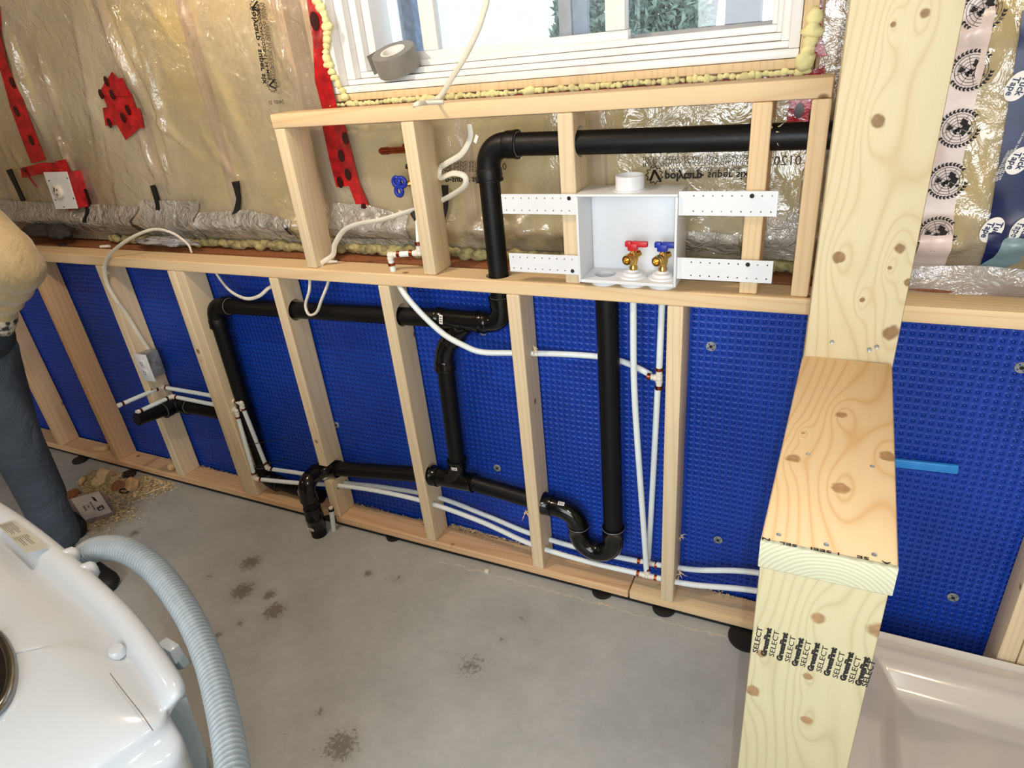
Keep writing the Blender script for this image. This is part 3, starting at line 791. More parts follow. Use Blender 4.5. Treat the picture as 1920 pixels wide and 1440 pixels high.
# plates
YC = SD/2
hx = dict(stack=(.581, .047), stand=(.892, .047), p1=(.155, .030), v1=(1.036, .05), v2=(.968, .035))
board('top_plate', (-2.9, YC, ZP+.019), (1.452, YC, ZP+.019), SD, .038, M_wood_plate, lf, (0, 1, 0),
      cutters=[cyl((hx['stack'][0], hx['stack'][1], ZP+.02), (0, 0, 1), .036), cyl((.892, .047, ZP+.02), (0, 0, 1), .036), cyl((-.04, .028, ZP+.02), (0, 0, 1), .006)])
board('top_plate', (1.453, YC, ZP+.019), (2.7, YC, ZP+.019), SD, .038, M_wood_plate, lf, (0, 1, 0))
board('sole_plate', (-2.9, YC, .035), (.953, YC, .035), SD, .030, M_wood_pink, lf, (0, 1, 0), cutters=[cyl((-.272, -.01, .03), (0, 0, 1), .043)])
board('sole_plate', (.957, YC, .035), (2.7, YC, .035), SD, .030, M_wood_plate, lf, (0, 1, 0))
link('gasket', boxme((-2.9, .010, .001), (2.7, .090, .0195)), M_black, lf)
CX = (1, 0, 0)
stud(-2.45, -2.45, ZB, ZP, parent=lf, mat=M_wood_pink)
stud(X[0]-.02, X[0], ZB, ZP, parent=lf, mat=M_wood_pink)
stud(X[1]-.01, X[1], ZB, ZP, parent=lf, mat=M_wood_pink)
stud(X[2]-.001, X[2], ZB, ZP, parent=lf, cutters=[cyl((-1.03, .02, .425), (1, 0, 0), .03, .12)])
stud(-.730, -.727, ZB, ZP, parent=lf, w=.041)
stud(-.688, -.685, ZB, ZP, parent=lf, w=.041, cutters=[cyl((-.65, .05, .455), CX, .013, .1), cyl((-.66, .045, .43), CX, .012, .1)])
stud(X[4], X[4], ZB, ZP, parent=lf, cutters=[cyl((-.22, .047, .905), CX, .037, .12), box_me_c := boxme((X[4]-.02, -.02, .215), (X[4]+.06, .068, .292)), cyl((-.2, .03, .178), CX, .011, .12), cyl((-.2, .07, .170), CX, .011, .12)])
stud(X[5], X[5], ZB, ZP, parent=lf, cutters=[cyl((.21, .047, .922), CX, .037, .12), cyl((.21, .045, .325), CX, .037, .12), cyl((.21, .03, .202), CX, .011, .12), cyl((.21, .07, .202), CX, .011, .12)])
stud(X[6], X[6], ZB, ZP, parent=lf, cutters=[cyl((.64, .045, .30), CX, .037, .12), cyl((.64, .055, .833), CX, .013, .12), cyl((.64, .03, .115), CX, .012, .12), cyl((.64, .07, .123), CX, .012, .12)])
stud(X[7]+.003, X[7], ZB, ZP, parent=lf, mat=M_wood)
stud(1.500, 1.500, ZB, ZP, parent=lf)
stud(1.910, 1.910, ZB, ZP, parent=lf); stud(1.952, 1.952, ZB, ZP, parent=lf)
stud(2.38, 2.38, ZB, ZP, parent=lf)
# upper frame
uf = thing('upper_wall_frame', 'short pine stud frame standing on the low wall below the window', 'wall frame', (.6, .05, ZP+.038))
ZU, YU = 1.4818, .011
XU = [-.077, .3582, .7925, 1.2231, 1.335]
board('top_plate', (-.0805, YU+YC, ZU+.019), (1.3701, YU+YC, ZU+.019), SD, .038, M_wood_plate, uf, (0, 1, 0))
for i, x in enumerate(XU):
    c = [cyl((x+.02, YU+.047, 1.412), CX, .036, .12)] if i in (2, 3, 4) else None
    w = .040 if i < 4 else .036
    stud(x, x, ZP+.0385, ZU-.0005, YU, mat=M_wood if i < 3 else M_wood_plate, parent=uf, cutters=c, w=w)

# ---- return partition: post, cap and end stud
pt = thing('partition_frame', 'short half height partition of wide pine boards with a tall post', 'wall frame', (1.44, -.6, 0))
yn, yf, zc = -.865, -.346, 1.092
capaxis = Vector((1.437, yn, 0)); th, thf = -.026, .029
far = capaxis+Vector((-math.sin(th), math.cos(th), 0))*(yf-yn)
cap = board('cap_board', (capaxis.x, yn, zc-.020), (far.x, yf+.002, zc-.020), .141, .040, None, pt, (1, 0, 0), bevel=.006)
zt = 2.5
post = board('post_board', (far.x+.001, yf+.022, zc-.030), (far.x+.006, yf+.022, zt-.003), .141, .040, None, pt, (1, .05, 0), bevel=.004)
endb = board('end_stud', (capaxis.x, yn+.030, .045), (capaxis.x, yn+.030, zc-.0405), .137, .040, None, pt, (1, 0, 0), bevel=.003)
def knotted(o, nm, base, line, px, plane, kc, **k):
    Mi = o.matrix_basis.inverted(); ks = []
    for u, v, r in px:
        q = Mi @ P(u, v, **plane); ks.append((q.x, q.z, r))
    o.data.materials.append(wood_mat(nm, base, line, 7, ks, kc, rnd=False, auto=False, **k))
knotted(cap, 'cap_board_pine', (222, 196, 154), (200, 150, 92), [(1578, 778, .009), (1577, 917, .012), (1487, 860, .010), (1665, 855, .011), (1506, 812, .003)], dict(z=zc), (172, 128, 84), contrast=.65, slope=6, amp=1.6)
knotted(post, 'post_board_pine', (206, 194, 160), (178, 152, 108), [(1645, 228, .010), (1573, 483, .010), (1688, 468, .008), (1735, 24, .007), (1675, 46, .004), (1669, 504, .004), (1617, 563, .004), (1672, 626, .013), (1704, 532, .007)], dict(y=yf), (136, 98, 62), contrast=.5, slope=5, amp=1.9)
knotted(endb, 'end_board_pine', (180, 174, 142), (152, 136, 98), [(1535, 1160, .009), (1646, 1182, .013), (1514, 1268, .006), (1512, 1350, .008), (1412, 1295, .010), (1428, 1225, .006)], dict(y=yn+.010), (150, 112, 74), contrast=.5, slope=7, amp=1.5)
M_endgrain = NT('cap_end_grain'); tc = M_endgrain.n('ShaderNodeTexCoord').outputs['Object']
sp_ = M_endgrain.n('ShaderNodeSeparateXYZ'); M_endgrain.l(tc, sp_)
dd = M_endgrain.math('SQRT', M_endgrain.math('ADD', M_endgrain.math('POWER', M_endgrain.math('SUBTRACT', sp_.outputs[0], .01), 2), M_endgrain.math('POWER', M_endgrain.math('ADD', sp_.outputs[1], -.06), 2)))
pp = M_endgrain.math('PINGPONG', M_endgrain.math('ADD', M_endgrain.math('MULTIPLY', dd, 190), M_endgrain.noise(tc, 26)), .5)
M_endgrain = M_endgrain.set(Base_Color=M_endgrain.ramp(pp, [(0, lin((168, 164, 138))), (.4, lin((184, 186, 160)))]), Roughness=.8)
o = board('end_grain', (capaxis.x-.0002, yn-.0045, zc-.0200), (capaxis.x-.0002, yn+.002, zc-.0200), .1402, .0392, M_endgrain, pt, (1, 0, 0), bevel=.0012)
board('inner_stud', (far.x+.002, yf+.065, .045), (far.x+.002, yf+.065, zc-.06), .141, .040, M_wood, pt, (1, 0, 0))
board('sole_plate', (capaxis.x, yn+.03, .021), (far.x, -.006, .021), .137, .040, M_wood_pink, pt, (1, 0, 0))
# stamps on the end stud
def stamp(tx, size, u, v, ang, bold=0, sx=1, y=yn+.010):
    p = P(u, v, y=y)
    M = Matrix.Translation((p.x, y-.0003, p.z)) @ Matrix.Rotation(math.radians(-ang), 4, 'Y') @ Matrix.Diagonal((sx, 1, .62, 1)) @ Matrix.Rotation(math.pi/2, 4, 'X')
    link('ink_stamp', text_me(tx, size, M, .0002, bold=bold), M_ink, pt)
for k, (u, v) in enumerate(((1421, 1200), (1452, 1207), (1482, 1217), (1511, 1226), (1542, 1236), (1573, 1247), (1603, 1256), (1629, 1263))):
    stamp('SELECT', .0145, u, v, 87, .0002 if k in (0, 7) else 0, 1.02)
for k, (u, v) in enumerate(((1437, 1204), (1467, 1213), (1496, 1223), (1526, 1232), (1557, 1241), (1588, 1250), (1617, 1259))):
    stamp('GreenFirst', .0145, u, v, 87, .0010, .80)
# half stamps along the cap's near edge
for (tx, u, v) in (('SEL', 1478, 1023), ('1 SEEI', 1548, 1036), ('SE', 1618, 1048), ('A', 1662, 1058), ('N', 1436, 1013)):
    p = P(u, v, z=zc)
    M = Matrix.Translation((p.x, p.y+.002, zc+.0004)) @ Matrix.Rotation(math.pi, 4, 'Z') @ Matrix.Diagonal((1.0, .45, 1, 1))
    link('ink_stamp', text_me(tx, .013, M, .0002, bold=.0002), M_ink, pt)
# screws on the post foot and the cap
def screw(u, v, plane, n, r=.0035, parent=pt):
    p = P(u, v, **plane); me = multi([lathe([(0, .0006), (r*.5, .0002), (r, .0012), (r*1.02, 0), (r, -.004)], 12, dirM(p, n))])
    link('screw_head', me, M_steel, parent)
for u, v in ((1560, 641), (1644, 651), (1630, 656)): screw(u, v, dict(y=yf), (0, -1, 0))
for u, v in ((1460, 1003), (1549, 1022), (1639, 1041), (1515, 852), (1635, 875)): screw(u, v, dict(z=zc), (0, 0, 1), .0028)

# ---------------------------------------------------------------- black drain piping
dp = thing('drain_pipe', 'black plastic drain piping with trap and tees running through the stud wall', 'pipe', (.3, .045, .01))
RP, RF = .0278, .0335
def pipe(a_, b_, r=RP, mat=None, name='pipe', parent=None): return link(name, tube([a_, b_], r, 28), mat or M_abs, parent or dp)
def hub(p, d, l=.032, r=RF, mat=None, parent=None, name='hub'):
    d = Vector(d).normalized(); p = Vector(p)
    pr = [(r*.93, 0), (r*1.03, .001), (r*1.03, .006), (r, .007), (r, l-.001), (r*.9, l)]
    o = link(name, multi([lathe(pr, 28, dirM(p, d))]), mat or M_absg, parent or dp)
    return o
def elbow(a_, c_, b_, r=RF*.93, mat=None, hubs=True, name='elbow'):
    """elbow body from a to b round corner c, hubs at both mouths"""
    a_, b_, c_ = Vector(a_), Vector(b_), Vector(c_)
    o = link(name, tube(arc3(a_, c_, b_, 12), r, 28), mat or M_absg, dp)
    if hubs:
        for m, d in ((a_, (c_-a_)), (b_, (c_-b_))):
            d.normalize(); pr = [(RF*.9, -.026), (RF*1.05, -.026), (RF*1.05, -.020), (RF, -.019), (RF, .002), (RF*.93, .008)]
            h = link('hub', multi([lathe(pr, 28, dirM(m, d))]), mat or M_absg, o)
            h.matrix_parent_inverse = Matrix.Translation(-Vector(dp.location)) if False else Matrix.Identity(4)
            g = link('cement_ring', multi([lathe([(RP*1.0, -.0275), (RF*.93, -.0265)], 28, dirM(m, d))]), M_glue, o)
            g.matrix_parent_inverse = Matrix.Identity(4)
    return o
y0 = .045
def A(u, v, y=y0): return P(u, v, y=y)
# upper vent run
UL = Vector((.585, y0, 1.412))
elbow(UL+Vector((.062, 0, .0)), UL, UL+Vector((0, 0, -.062)), mat=M_abs)
pipe((.66, y0, 1.412), (1.46, y0, 1.408))
pipe((.583, y0, 1.345), (.581, y0, .985))
LR = Vector((.580, y0, .925))
elbow(LR+Vector((0, 0, .055)), LR, LR+Vector((-.055, 0, -.001)))
tee = Vector((.445, y0, .923))
o = link('tee', tube([tee+Vector((.060, 0, 0)), tee+Vector((-.075, 0, 0))], RF*.97, 28), M_absg, dp)
hub(tee+Vector((.078, 0, 0)), (-1, 0, 0), .03); hub(tee+Vector((-.085, 0, 0)), (1, 0, 0), .03)
w0 = tee+Vector((.010, 0, -.01)); w1_ = Vector((.400, y0, .862)); w2 = Vector((.372, y0, .835)); w3 = Vector((.366, y0, .775))
link('wye_branch', tube([w0, w1_], RF*.95, 28), M_absg, dp)
hub(w1_+(w0-w1_)*.15+Vector((-.004, 0, -.006)), (w0-w1_), .028)
elbow(Vector((.396, y0, .853)), Vector((.366, y0, .822)), Vector((.362, y0, .778)), hubs=True)
pipe((.361, y0, .775), (.349, y0, .385))
# left run and stack
RT = Vector((-.603, y0, .893))
pipe(tee+Vector((-.06, 0, 0)), RT+Vector((.06, 0, .001)))
elbow(RT+Vector((.055, 0, .001)), RT, RT+Vector((-.001, 0, -.058)), mat=M_abs)
pipe(RT+Vector((-.001, 0, -.06)), (-.628, y0+.012, .145))
elbow((-.628, y0+.012, .150), (-.630, y0+.012, .105), (-.585, y0+.010, .100), mat=M_abs)
pipe((-.585, y0+.010, .1), (-.33, y0+.005, .085))
link('clean_joint', tube([(-.628, y0+.012, .36), (-.628, y0+.012, .46)], RF, 28), M_abs, dp)
pipe((-.628, y0+.012, .405), (-.985, .052, .408))
elbow((-.985, .052, .408), (-1.026, .052, .408), (-1.027, .012, .412), mat=M_abs, r=.030)
pipe((-1.027, .014, .412), (-1.03, -.131, .437), r=.026, mat=M_abs)
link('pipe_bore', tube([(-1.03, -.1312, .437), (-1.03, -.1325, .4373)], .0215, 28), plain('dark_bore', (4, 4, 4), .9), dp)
# lower run: from floor bend through studs to the trap
E0 = Vector((-.268, y0-.002, .2475))
FB = Vector((-.272, -.064, 0))
elbow((-.272, -.064, .195), (-.272, -.064, .248), (-.271, -.018, .249), r=RF*.97, name='floor_bend')
pipe((-.272, -.064, .0), (-.272, -.064, .18), r=RF*.88)
hub((-.272, -.064, .085), (0, 0, -1), .05, RF*1.02); hub((-.272, -.064, .085), (0, 0, 1), .05, RF)
link('coupling', tube(arc3((-.271, -.02, .249), (-.269, .047, .252), (-.205, .047, .250), 10), RF*.97, 28), M_absg, dp)
hub((-.20, .047, .250), (-1, 0, 0), .03)
T2 = Vector((.320, y0, .322))
pipe((-.21, .047, .251), T2+Vector((-.05, 0, 0)))
link('tee', tube([T2+Vector((-.07, 0, -.004)), T2+Vector((.085, 0, .0))], RF*.97, 28), M_absg, dp)
hub(T2+Vector((-.085, 0, -.004)), (1, 0, 0), .03, RF*1.08)
hub(T2+Vector((.085, 0, 0)), (-1, 0, 0), .02)
link('tee_branch', tube(arc3(T2+Vector((-.01, 0, 0)), T2+Vector((.028, 0, .02)), (.349, y0, .40), 8), RF*.95, 28), M_absg, dp)
hub((.349, y0, .408), (0, 0, -1), .03)
pipe(T2+Vector((.08, 0, 0)), (.665, y0, .297))
TE = Vector((.715, y0, .292))
hub((.658, y0, .297), (1, 0, 0), .034, RF*1.08)
elbow((.685, y0, .296), (.775, y0, .298), (.778, y0, .232), r=RF*.97, hubs=False, name='trap_bend')
hub((.778, y0, .236), (0, 0, -1), .03); link('cement_ring', multi([lathe([(RF*1.04, .0), (RF*1.07, .002), (RF*1.04, .004)], 28, dirM((.778, y0, .238), (0, 0, -1)))]), M_glue, dp)
ub = [(.778, y0, .232), (.778, y0, .205)]
cx = (.778+.895)/2; rr_ = (.895-.778)/2
path = [(.778, y0, .232)]+[(cx-rr_*math.cos(t), y0, .205-rr_*math.sin(t)*1.0) for t in [k*math.pi/14 for k in range(15)]]+[(.895, y0, .232)]
link('trap', tube(path, RF*.97, 28), M_absg, dp)
hub((.895, y0, .262), (0, 0, -1), .04, RF*1.05)
link('cement_ring', multi([lathe([(RF*1.06, .0), (RF*1.1, .002), (RF*1.06, .004)], 28, dirM((.895, y0, .258), (0, 0, 1)))]), M_glue, dp)
pipe((.895, y0, .24), (.892, .047, ZP+.03), r=.0300)
def sticker(p, d, up, w, h, parent=dp, lines=3):
    x, yv = Vector(up).normalized(), Vector(d).normalized(); z = x.cross(yv)
    M = Matrix((x, z, yv)).transposed().to_4x4(); M.translation = Vector(p)
    s = link('sticker', from_bm(box_bm((w, h, .0012), .0005, 1, None, M), 's'), M_sticker, parent)
    for k in range(lines):
        Mk = M @ Matrix.Translation((-w*.25+w*.25*k, 0, .0008))
        link('sticker_print', from_bm(box_bm((w*.10, h*.62, .0004), 0, 1, None, Mk), 's'), M_ink, parent)
c2 = (CAM_LOC-A(838, 593)).normalized()
sticker(A(838, 593)+Vector((0, -RF*1.06, .004)), (0, -1, .25), (.15, 0, 1), .030, .013)
sticker(Vector((.775-.045, y0-.018, .296+.030)), (0, -.6, .8), (1, 0, 0), .022, .012)
sticker(Vector((.357, y0-RF*1.04, .392)), (0, -1, .1), (1, 0, .1), .022, .011)
sticker(Vector((-.272, -.064-RF*1.06, .05)), (0, -1, .1), (1, 0, 0), .030, .012)
sticker(Vector((-.272-RF*.9, -.064-RF*.5, .205)), (-.8, -.6, 0), (0, 0, 1), .022, .01, lines=2)
sticker(Vector((-.60, .02, .47)), (.6, -1, .1), (.1, 0, 1), .02, .01, lines=2)
sticker(Vector((.573, y0-.030, 1.432)), (-.2, -1, .5), (.5, 0, 1), .02, .012, lines=0)

# ---------------------------------------------------------------- white water tubing
RX = .0088
def pex(parent, pts, r=RX, n=10, smooth=True): return link('tube', tube(spline(pts, n) if smooth and len(pts) > 2 else pts, r, 16), M_pex, parent)
def crimp(parent, p, d, r=RX*1.2, mat=None):
    link('crimp_ring', multi([lathe([(r*.9, -.0045), (r, -.004), (r, .004), (r*.9, .0045)], 18, dirM(p, d))]), mat or M_copper, parent)
def fitting(parent, center, dirs, l=.022, name='elbow'):
    c = Vector(center); parts = []
    for d in dirs:
        d = Vector(d).normalized(); parts.append(tube_data([c, c+d*l], RX*.95, 14)); parts.append(tube_data([c+d*l*.3, c+d*l*.55], RX*1.15, 14))
    bm = bmesh.new(); bmesh.ops.create_uvsphere(bm, u_segments=12, v_segments=8, radius=RX*1.12, matrix=Matrix.Translation(c))
    V = [v.co.copy() for v in bm.verts]; F = [tuple(v.index for v in f.verts) for f in bm.faces]; bm.free()
    parts.append((V, F))
    link(name, multi(parts), M_fit, parent)
    for d in dirs:
        d = Vector(d).normalized(); crimp(parent, c+d*(l+.006), d)
XY, ZY = (0, -1, 0), (0, 0, 1)
# front (lower) line
cw = thing('water_line', 'white water line in front: two stub tubes at left down to the lower tee at right', 'water pipe', (.3, .03, .1))
ex = -.628
B0 = Vector((-1.030, .045, .4505))
pex(cw, [(-1.030, .030, .452), (-1.030, -.115, .464)], smooth=False)
fitting(cw, B0, ((0, -1, .08), (1, 0, -.01)))
crimp(cw, (-1.030, -.105, .4632), (0, -1, .08)); link('end_cap', tube([(-1.030, -.115, .464), (-1.030, -.122, .4646)], RX*1.1, 16), M_fit, cw)
pex(cw, [(-1.005, .045, .450), (-.80, .044, .448), (-.66, .030, .458), (ex-.02, .022, .458)])
fitting(cw, (ex, .017, .458), ((-1, .2, 0), (0, -.02, -1)))
pex(cw, [(ex, .016, .437), (ex, .004, .168)], smooth=False)
fitting(cw, (ex, .003, .142), ((0, 0, 1), (1, .15, -.05)))
pex(cw, [(-.605, .006, .141), (-.42, .030, .148), (-.225, .034, .178), (-.02, .030, .2015), (.20, .030, .202), (.42, .030, .170), (.61, .030, .121), (.80, .028, .107), (.985, .028, .109)])
fitting(cw, (1.007, .028, .110), ((-1, 0, 0), (1, 0, 0), (0, 0, 1)), name='tee')
pex(cw, [(1.03, .028, .110), (1.15, .020, .125), (1.34, .022, .160), (1.60, .03, .165)])
pex(cw, [(1.006, .026, .135), (.998, .022, .30), (.972, .022, .75), (.967, .030, ZP-.001)])
# rear (upper) line
hw = thing('water_line', 'white water line behind: upper stub tube at left to the rear tee and curved branch at right', 'water pipe', (.3, .07, .1))
A0 = Vector((-1.099, .060, .479))
pex(hw, [(-1.099, .045, .480), (-1.099, -.134, .496)], smooth=False)
fitting(hw, A0, ((0, -1, .08), (1, 0, -.02)))
crimp(hw, (-1.099, -.124, .4952), (0, -1, .08)); link('end_cap', tube([(-1.099, -.134, .496), (-1.099, -.141, .4966)], RX*1.1, 16), M_fit, hw)
pex(hw, [(-1.074, .060, .478), (-.80, .055, .482), (-.625, .031, .492)])
fitting(hw, (-.600, .029, .492), ((-1, .1, 0), (0, .05, -1)))
pex(hw, [(-.600, .030, .470), (-.595, .046, .20)], smooth=False)
fitting(hw, (-.594, .048, .172), ((0, 0, 1), (1, 0, -.05)))
pex(hw, [(-.570, .049, .171), (-.40, .068, .168), (-.207, .070, .170), (0, .070, .192), (.222, .070, .200), (.42, .070, .166), (.585, .070, .131), (.80, .072, .114), (.975, .072, .119)])
fitting(hw, (.998, .072, .121), ((-1, 0, 0), (1, 0, 0), (0, 0, 1)), name='tee')
pex(hw, [(1.02, .072, .121), (1.15, .060, .150), (1.33, .062, .192), (1.60, .062, .195)])
v1x = 1.030
pex(hw, [(1.001, .070, .145), (1.012, .066, .40), (v1x-.004, .058, .765)])
fitting(hw, (v1x, .056, .800), ((0, 0, 1), (0, 0, -1), (-1, 0, .1)), name='tee')
pex(hw, [(v1x, .056, .825), (v1x+.005, .056, ZP-.001)], smooth=False)
Q = [(1.006, .060, .806), (.93, .080, .824), (.85, .083, .832), (.72, .066, .834), (.60, .040, .835), (.52, .005, .845)] + [tuple(P(u, v, y=-.006)) for u, v in ((868, 647), (830, 625), (790, 588), (762, 556))] + [(P(748, 541, y=.02).x, .022, ZP-.001)]
pex(hw, Q)
ct = thing('supply_tube', 'short white tube with copper rings rising through the plate between the first two upper studs', 'water pipe', (.18, .02, ZP+.04))
s0 = P(738, 508, z=ZP+.038); e0 = P(731, 478, y=s0.y)
pex(ct, [s0, e0-Vector((0, 0, .016))], smooth=False)
e1 = P(787, 474, y=s0.y+.02)
dE = (e1-e0).normalized()
fitting(ct, e0, ((0, 0, -1), dE)); pex(ct, [e0+dE*.028, e1-dE*.03], smooth=False)
fitting(ct, e1, (-dE, (0, 0, 1))); e2 = P(782, 412, y=s0.y+.06)
link('tube', tube([e1+Vector((0, 0, .03)), e2], RX*.7, 12), M_pex, ct)
link('end_clip', tube([e2, e2+(e2-e1)*.15+Vector((-.012, 0, .006))], .009, 10), M_black, ct)

# small capped riser at the floor bend
cr = thing('capped_riser', 'short white tube end with black cap beside the floor drain bend', 'water pipe', tuple(P(626, 994, z=0)))
b_ = P(626, 994, z=0); t_ = P(621, 955, y=b_.y)
link('tube', tube([b_, t_], .0095, 14), M_pex, cr); link('cap', tube([t_-Vector((0, 0, .006)), t_+Vector((0, 0, .004))], .011, 14), M_black, cr)
link('cap_top', tube([t_+Vector((0, 0, .004)), t_+Vector((0, 0, .009))], .0085, 14), M_fit, cr)

# ---------------------------------------------------------------- zip ties
def ziptie(u, v, r, y, label, tail=None):
    p = P(u, v, y=y); t = thing('zip_tie', label, 'cable tie', tuple(p))
    ring_ = [(p.x+r*1.7*math.cos(a_), p.y+.6*r*math.sin(a_), p.z+.2*r*math.cos(a_)) for a_ in [k*math.pi/10 for k in range(21)]]
    link('band', tube(ring_, .0017, 6), M_black, t)
    if tail: link('tail', tube([Vector(ring_[0]), P(*tail, y=y-.01)], .0014, 6), M_black, t)
ziptie(473, 829, .022, .03, 'upper black zip tie round the white tubes beside the stack', (532, 822))
ziptie(482, 869, .030, .03, 'lower black zip tie round the white tubes beside the stack', (535, 860))

# ---------------------------------------------------------------- washer supply box
wb = thing('supply_box', 'white recessed washing machine supply box mounted between the upper studs', 'wall box', (.96, -.005, 1.08))
bx0, bx1, bz0, bz1, by0, by1 = .838, 1.082, 1.083, 1.302, -.012, .095
t_ = .006
def wbox(name, lo, hi, b=.0015, mat=None): return link(name, boxme(lo, hi, b), mat or M_whitepl, wb)
wbox('box_top', (bx0, by0, bz1-t_), (bx1, by1, bz1)); wbox('box_side', (bx0, by0, bz0), (bx0+t_, by1, bz1-t_-.0003)); wbox('box_side', (bx1-t_, by0, bz0), (bx1, by1, bz1-t_-.0003))
wbox('box_back', (bx0+t_, by1-t_, bz0+t_), (bx1-t_, by1, bz1-t_))
hd = .892
fl_ = cut(boxme((bx0+t_+.0002, by0, bz0), (bx1-t_-.0002, by1, bz0+.008), .001), [cyl((hd, .040, bz0), (0, 0, 1), .027)])
fl_.materials.clear(); link('box_floor', fl_, M_whitepl, wb)
link('vent_hub', multi([lathe([(.040, 0), (.040, .002), (.0345, .003), (.034, .034), (.030, .035), (.030, .005), (0, .005)], 32, Matrix.Translation((.958, .040, bz1)))]), M_whitepl, wb)
for i, hx_ in enumerate((hd, .967, 1.040)):
    link('hub', multi([lathe([(.030, .0), (.0345, 0), (.034, -.0125), (.030, -.0128), (.029, 0)], 32, Matrix.Translation((hx_, .034, bz0)))]), M_whitepl, wb)
link('drain_bore', tube([(hd, .040, bz0-.015), (hd, .040, bz0-.0145)], .029, 24), M_black, wb)
def bracket(x0, x1, z0, z1, big, tilt=0):
    me = boxme((x0, -.004, z0), (x1, -.0015, z1), .0008)
    n = 9; cs = []
    holes = []
    for row, zz in ((0, z1-.010), (1, z0+.010)):
        for k in range(n):
            xx = x0+.012+(x1-x0-.03)*k/(n-1) if x0 < .8 else x1-.012-(x1-x0-.045)*k/(n-1)
            holes.append((xx, zz))
    cs = [cyl((hx2, -.003, hz), (0, 1, 0), .0019, .02, 10) for hx2, hz in holes]
    jm = bpy.data.meshes.new('j'); bmj = bmesh.new()
    for c in cs: bmj.from_mesh(c)
    bmj.to_mesh(jm); bmj.free()
    m2 = cut(me, [jm]); m2.materials.clear()
    b = link('bracket', m2, M_whitepl, wb)
    hx2, hz = holes[big]
    link('screw_head', multi([lathe([(0, .002), (.0045, .0015), (.005, 0)], 14, dirM((hx2, -.0045, hz), (0, -1, 0)))]), M_ink, wb)
bracket(.637, .8375, 1.251, 1.301, 8); bracket(.643, .8375, 1.099, 1.149, 17)
bracket(1.0825, 1.291, 1.253, 1.307, 2); bracket(1.0825, 1.294, 1.103, 1.155, 2)
def valve(x, mat, nm, label):
    t = thing(nm, label, 'valve', (x, .03, bz0+.008))
    M0 = Matrix.Translation((x, .034, bz0+.008))
    link('base_flange', multi([lathe([(.034, 0), (.033, .004), (.026, .006), (.024, .012), (.015, .014), (.013, .018), (0, .018)], 28, M0)]), M_whitepl, t)
    link('valve_body', multi([lathe([(.0, .016), (.010, .016), (.011, .024), (.0085, .028), (.0105, .034), (.0125, .044), (.0125, .056), (.008, .062), (.005, .070), (0, .070)], 20, M0)]), M_brass, t)
    sp = Vector((x-.004, .024, bz0+.056))
    link('outlet', multi([lathe([(.0095, -.006), (.0135, 0), (.0135, .010), (.0118, .012), (.0122, .020), (.0090, .021), (.0065, .020), (.0060, .008), (0, .008)], 24, dirM(sp, (-.25, -1, .05)))]), M_brass, t)
    link('rear_port', multi([lathe([(.0, -.004), (.008, 0), (.0085, .012), (0, .013)], 16, dirM((x+.006, .036, bz0+.062), (.5, .6, .25)))]), M_brass, t)
    z = bz0+.078
    bm = box_bm((.0245, .017, .018), .003, 2, None, Matrix.Translation((x-.001, .034, z+.005)))
    box_bm((.040, .013, .014), .003, 2, bm, Matrix.Translation((x+.016, .034, z+.012)))
    box_bm((.016, .015, .014), .003, 2, bm, Matrix.Translation((x-.012, .034, z+.012)))
    link('lever_handle', from_bm(bm, 'h', True, 40), mat, t)
M_hred = plain('red_handle', (196, 30, 36), .4); M_hblue = plain('blue_handle', (24, 46, 160), .4)
valve(.967, M_hred, 'shutoff_valve', 'brass valve with a red lever handle in the white box')
valve(1.040, M_hblue, 'shutoff_valve', 'brass valve with a blue lever handle in the white box')

# ---- copper stub and blue hose-bib valve behind the upper frame
cs_ = thing('copper_pipe', 'capped copper pipe stub poking out beside the second upper stud', 'pipe', tuple(P(740, 280, y=.12)))
link('pipe', tube([P(722, 283, y=.13), P(800, 278, y=.13)], .0095, 20), M_copper, cs_)
link('end_cap', tube([P(712, 283.5, y=.13), P(716, 283.3, y=.13), P(728, 282.6, y=.13)], [.006, .0105, .0108], 20), M_copper, cs_)
link('fitting', tube([P(758, 276, y=.135), P(800, 271, y=.135)], .0105, 20), M_copper, cs_)
bv = thing('hose_valve', 'brass stop valve with a blue cross handle beside the second upper stud', 'valve', tuple(P(760, 347, y=.12)))
link('valve_body', tube([P(757, 346, y=.12), P(770, 344, y=.13), P(790, 350, y=.14)], [.007, .010, .011], 16), M_brass, bv)
hp = P(748, 348, y=.115); ah = []
for k, (dx, dz) in enumerate(((-.010, .017), (.018, .015), (-.004, -.026))):
    rg = [Vector((hp.x+dx*.62+.011*math.cos(t)*(1.2 if k == 1 else 1), hp.y, hp.z+dz*.62+.013*math.sin(t))) for t in [j*math.pi/8 for j in range(17)]]
    ah.append(tube_data(rg, .0062, 8))
ah.append(tube_data([hp+Vector((0, -.004, 0)), hp+Vector((.004, .008, 0))], .009, 12))
link('handle', multi(ah), M_hblue, bv)
link('clip', tube([P(762, 312, y=.12), P(772, 314, y=.12)], .007, 10), M_black, bv)

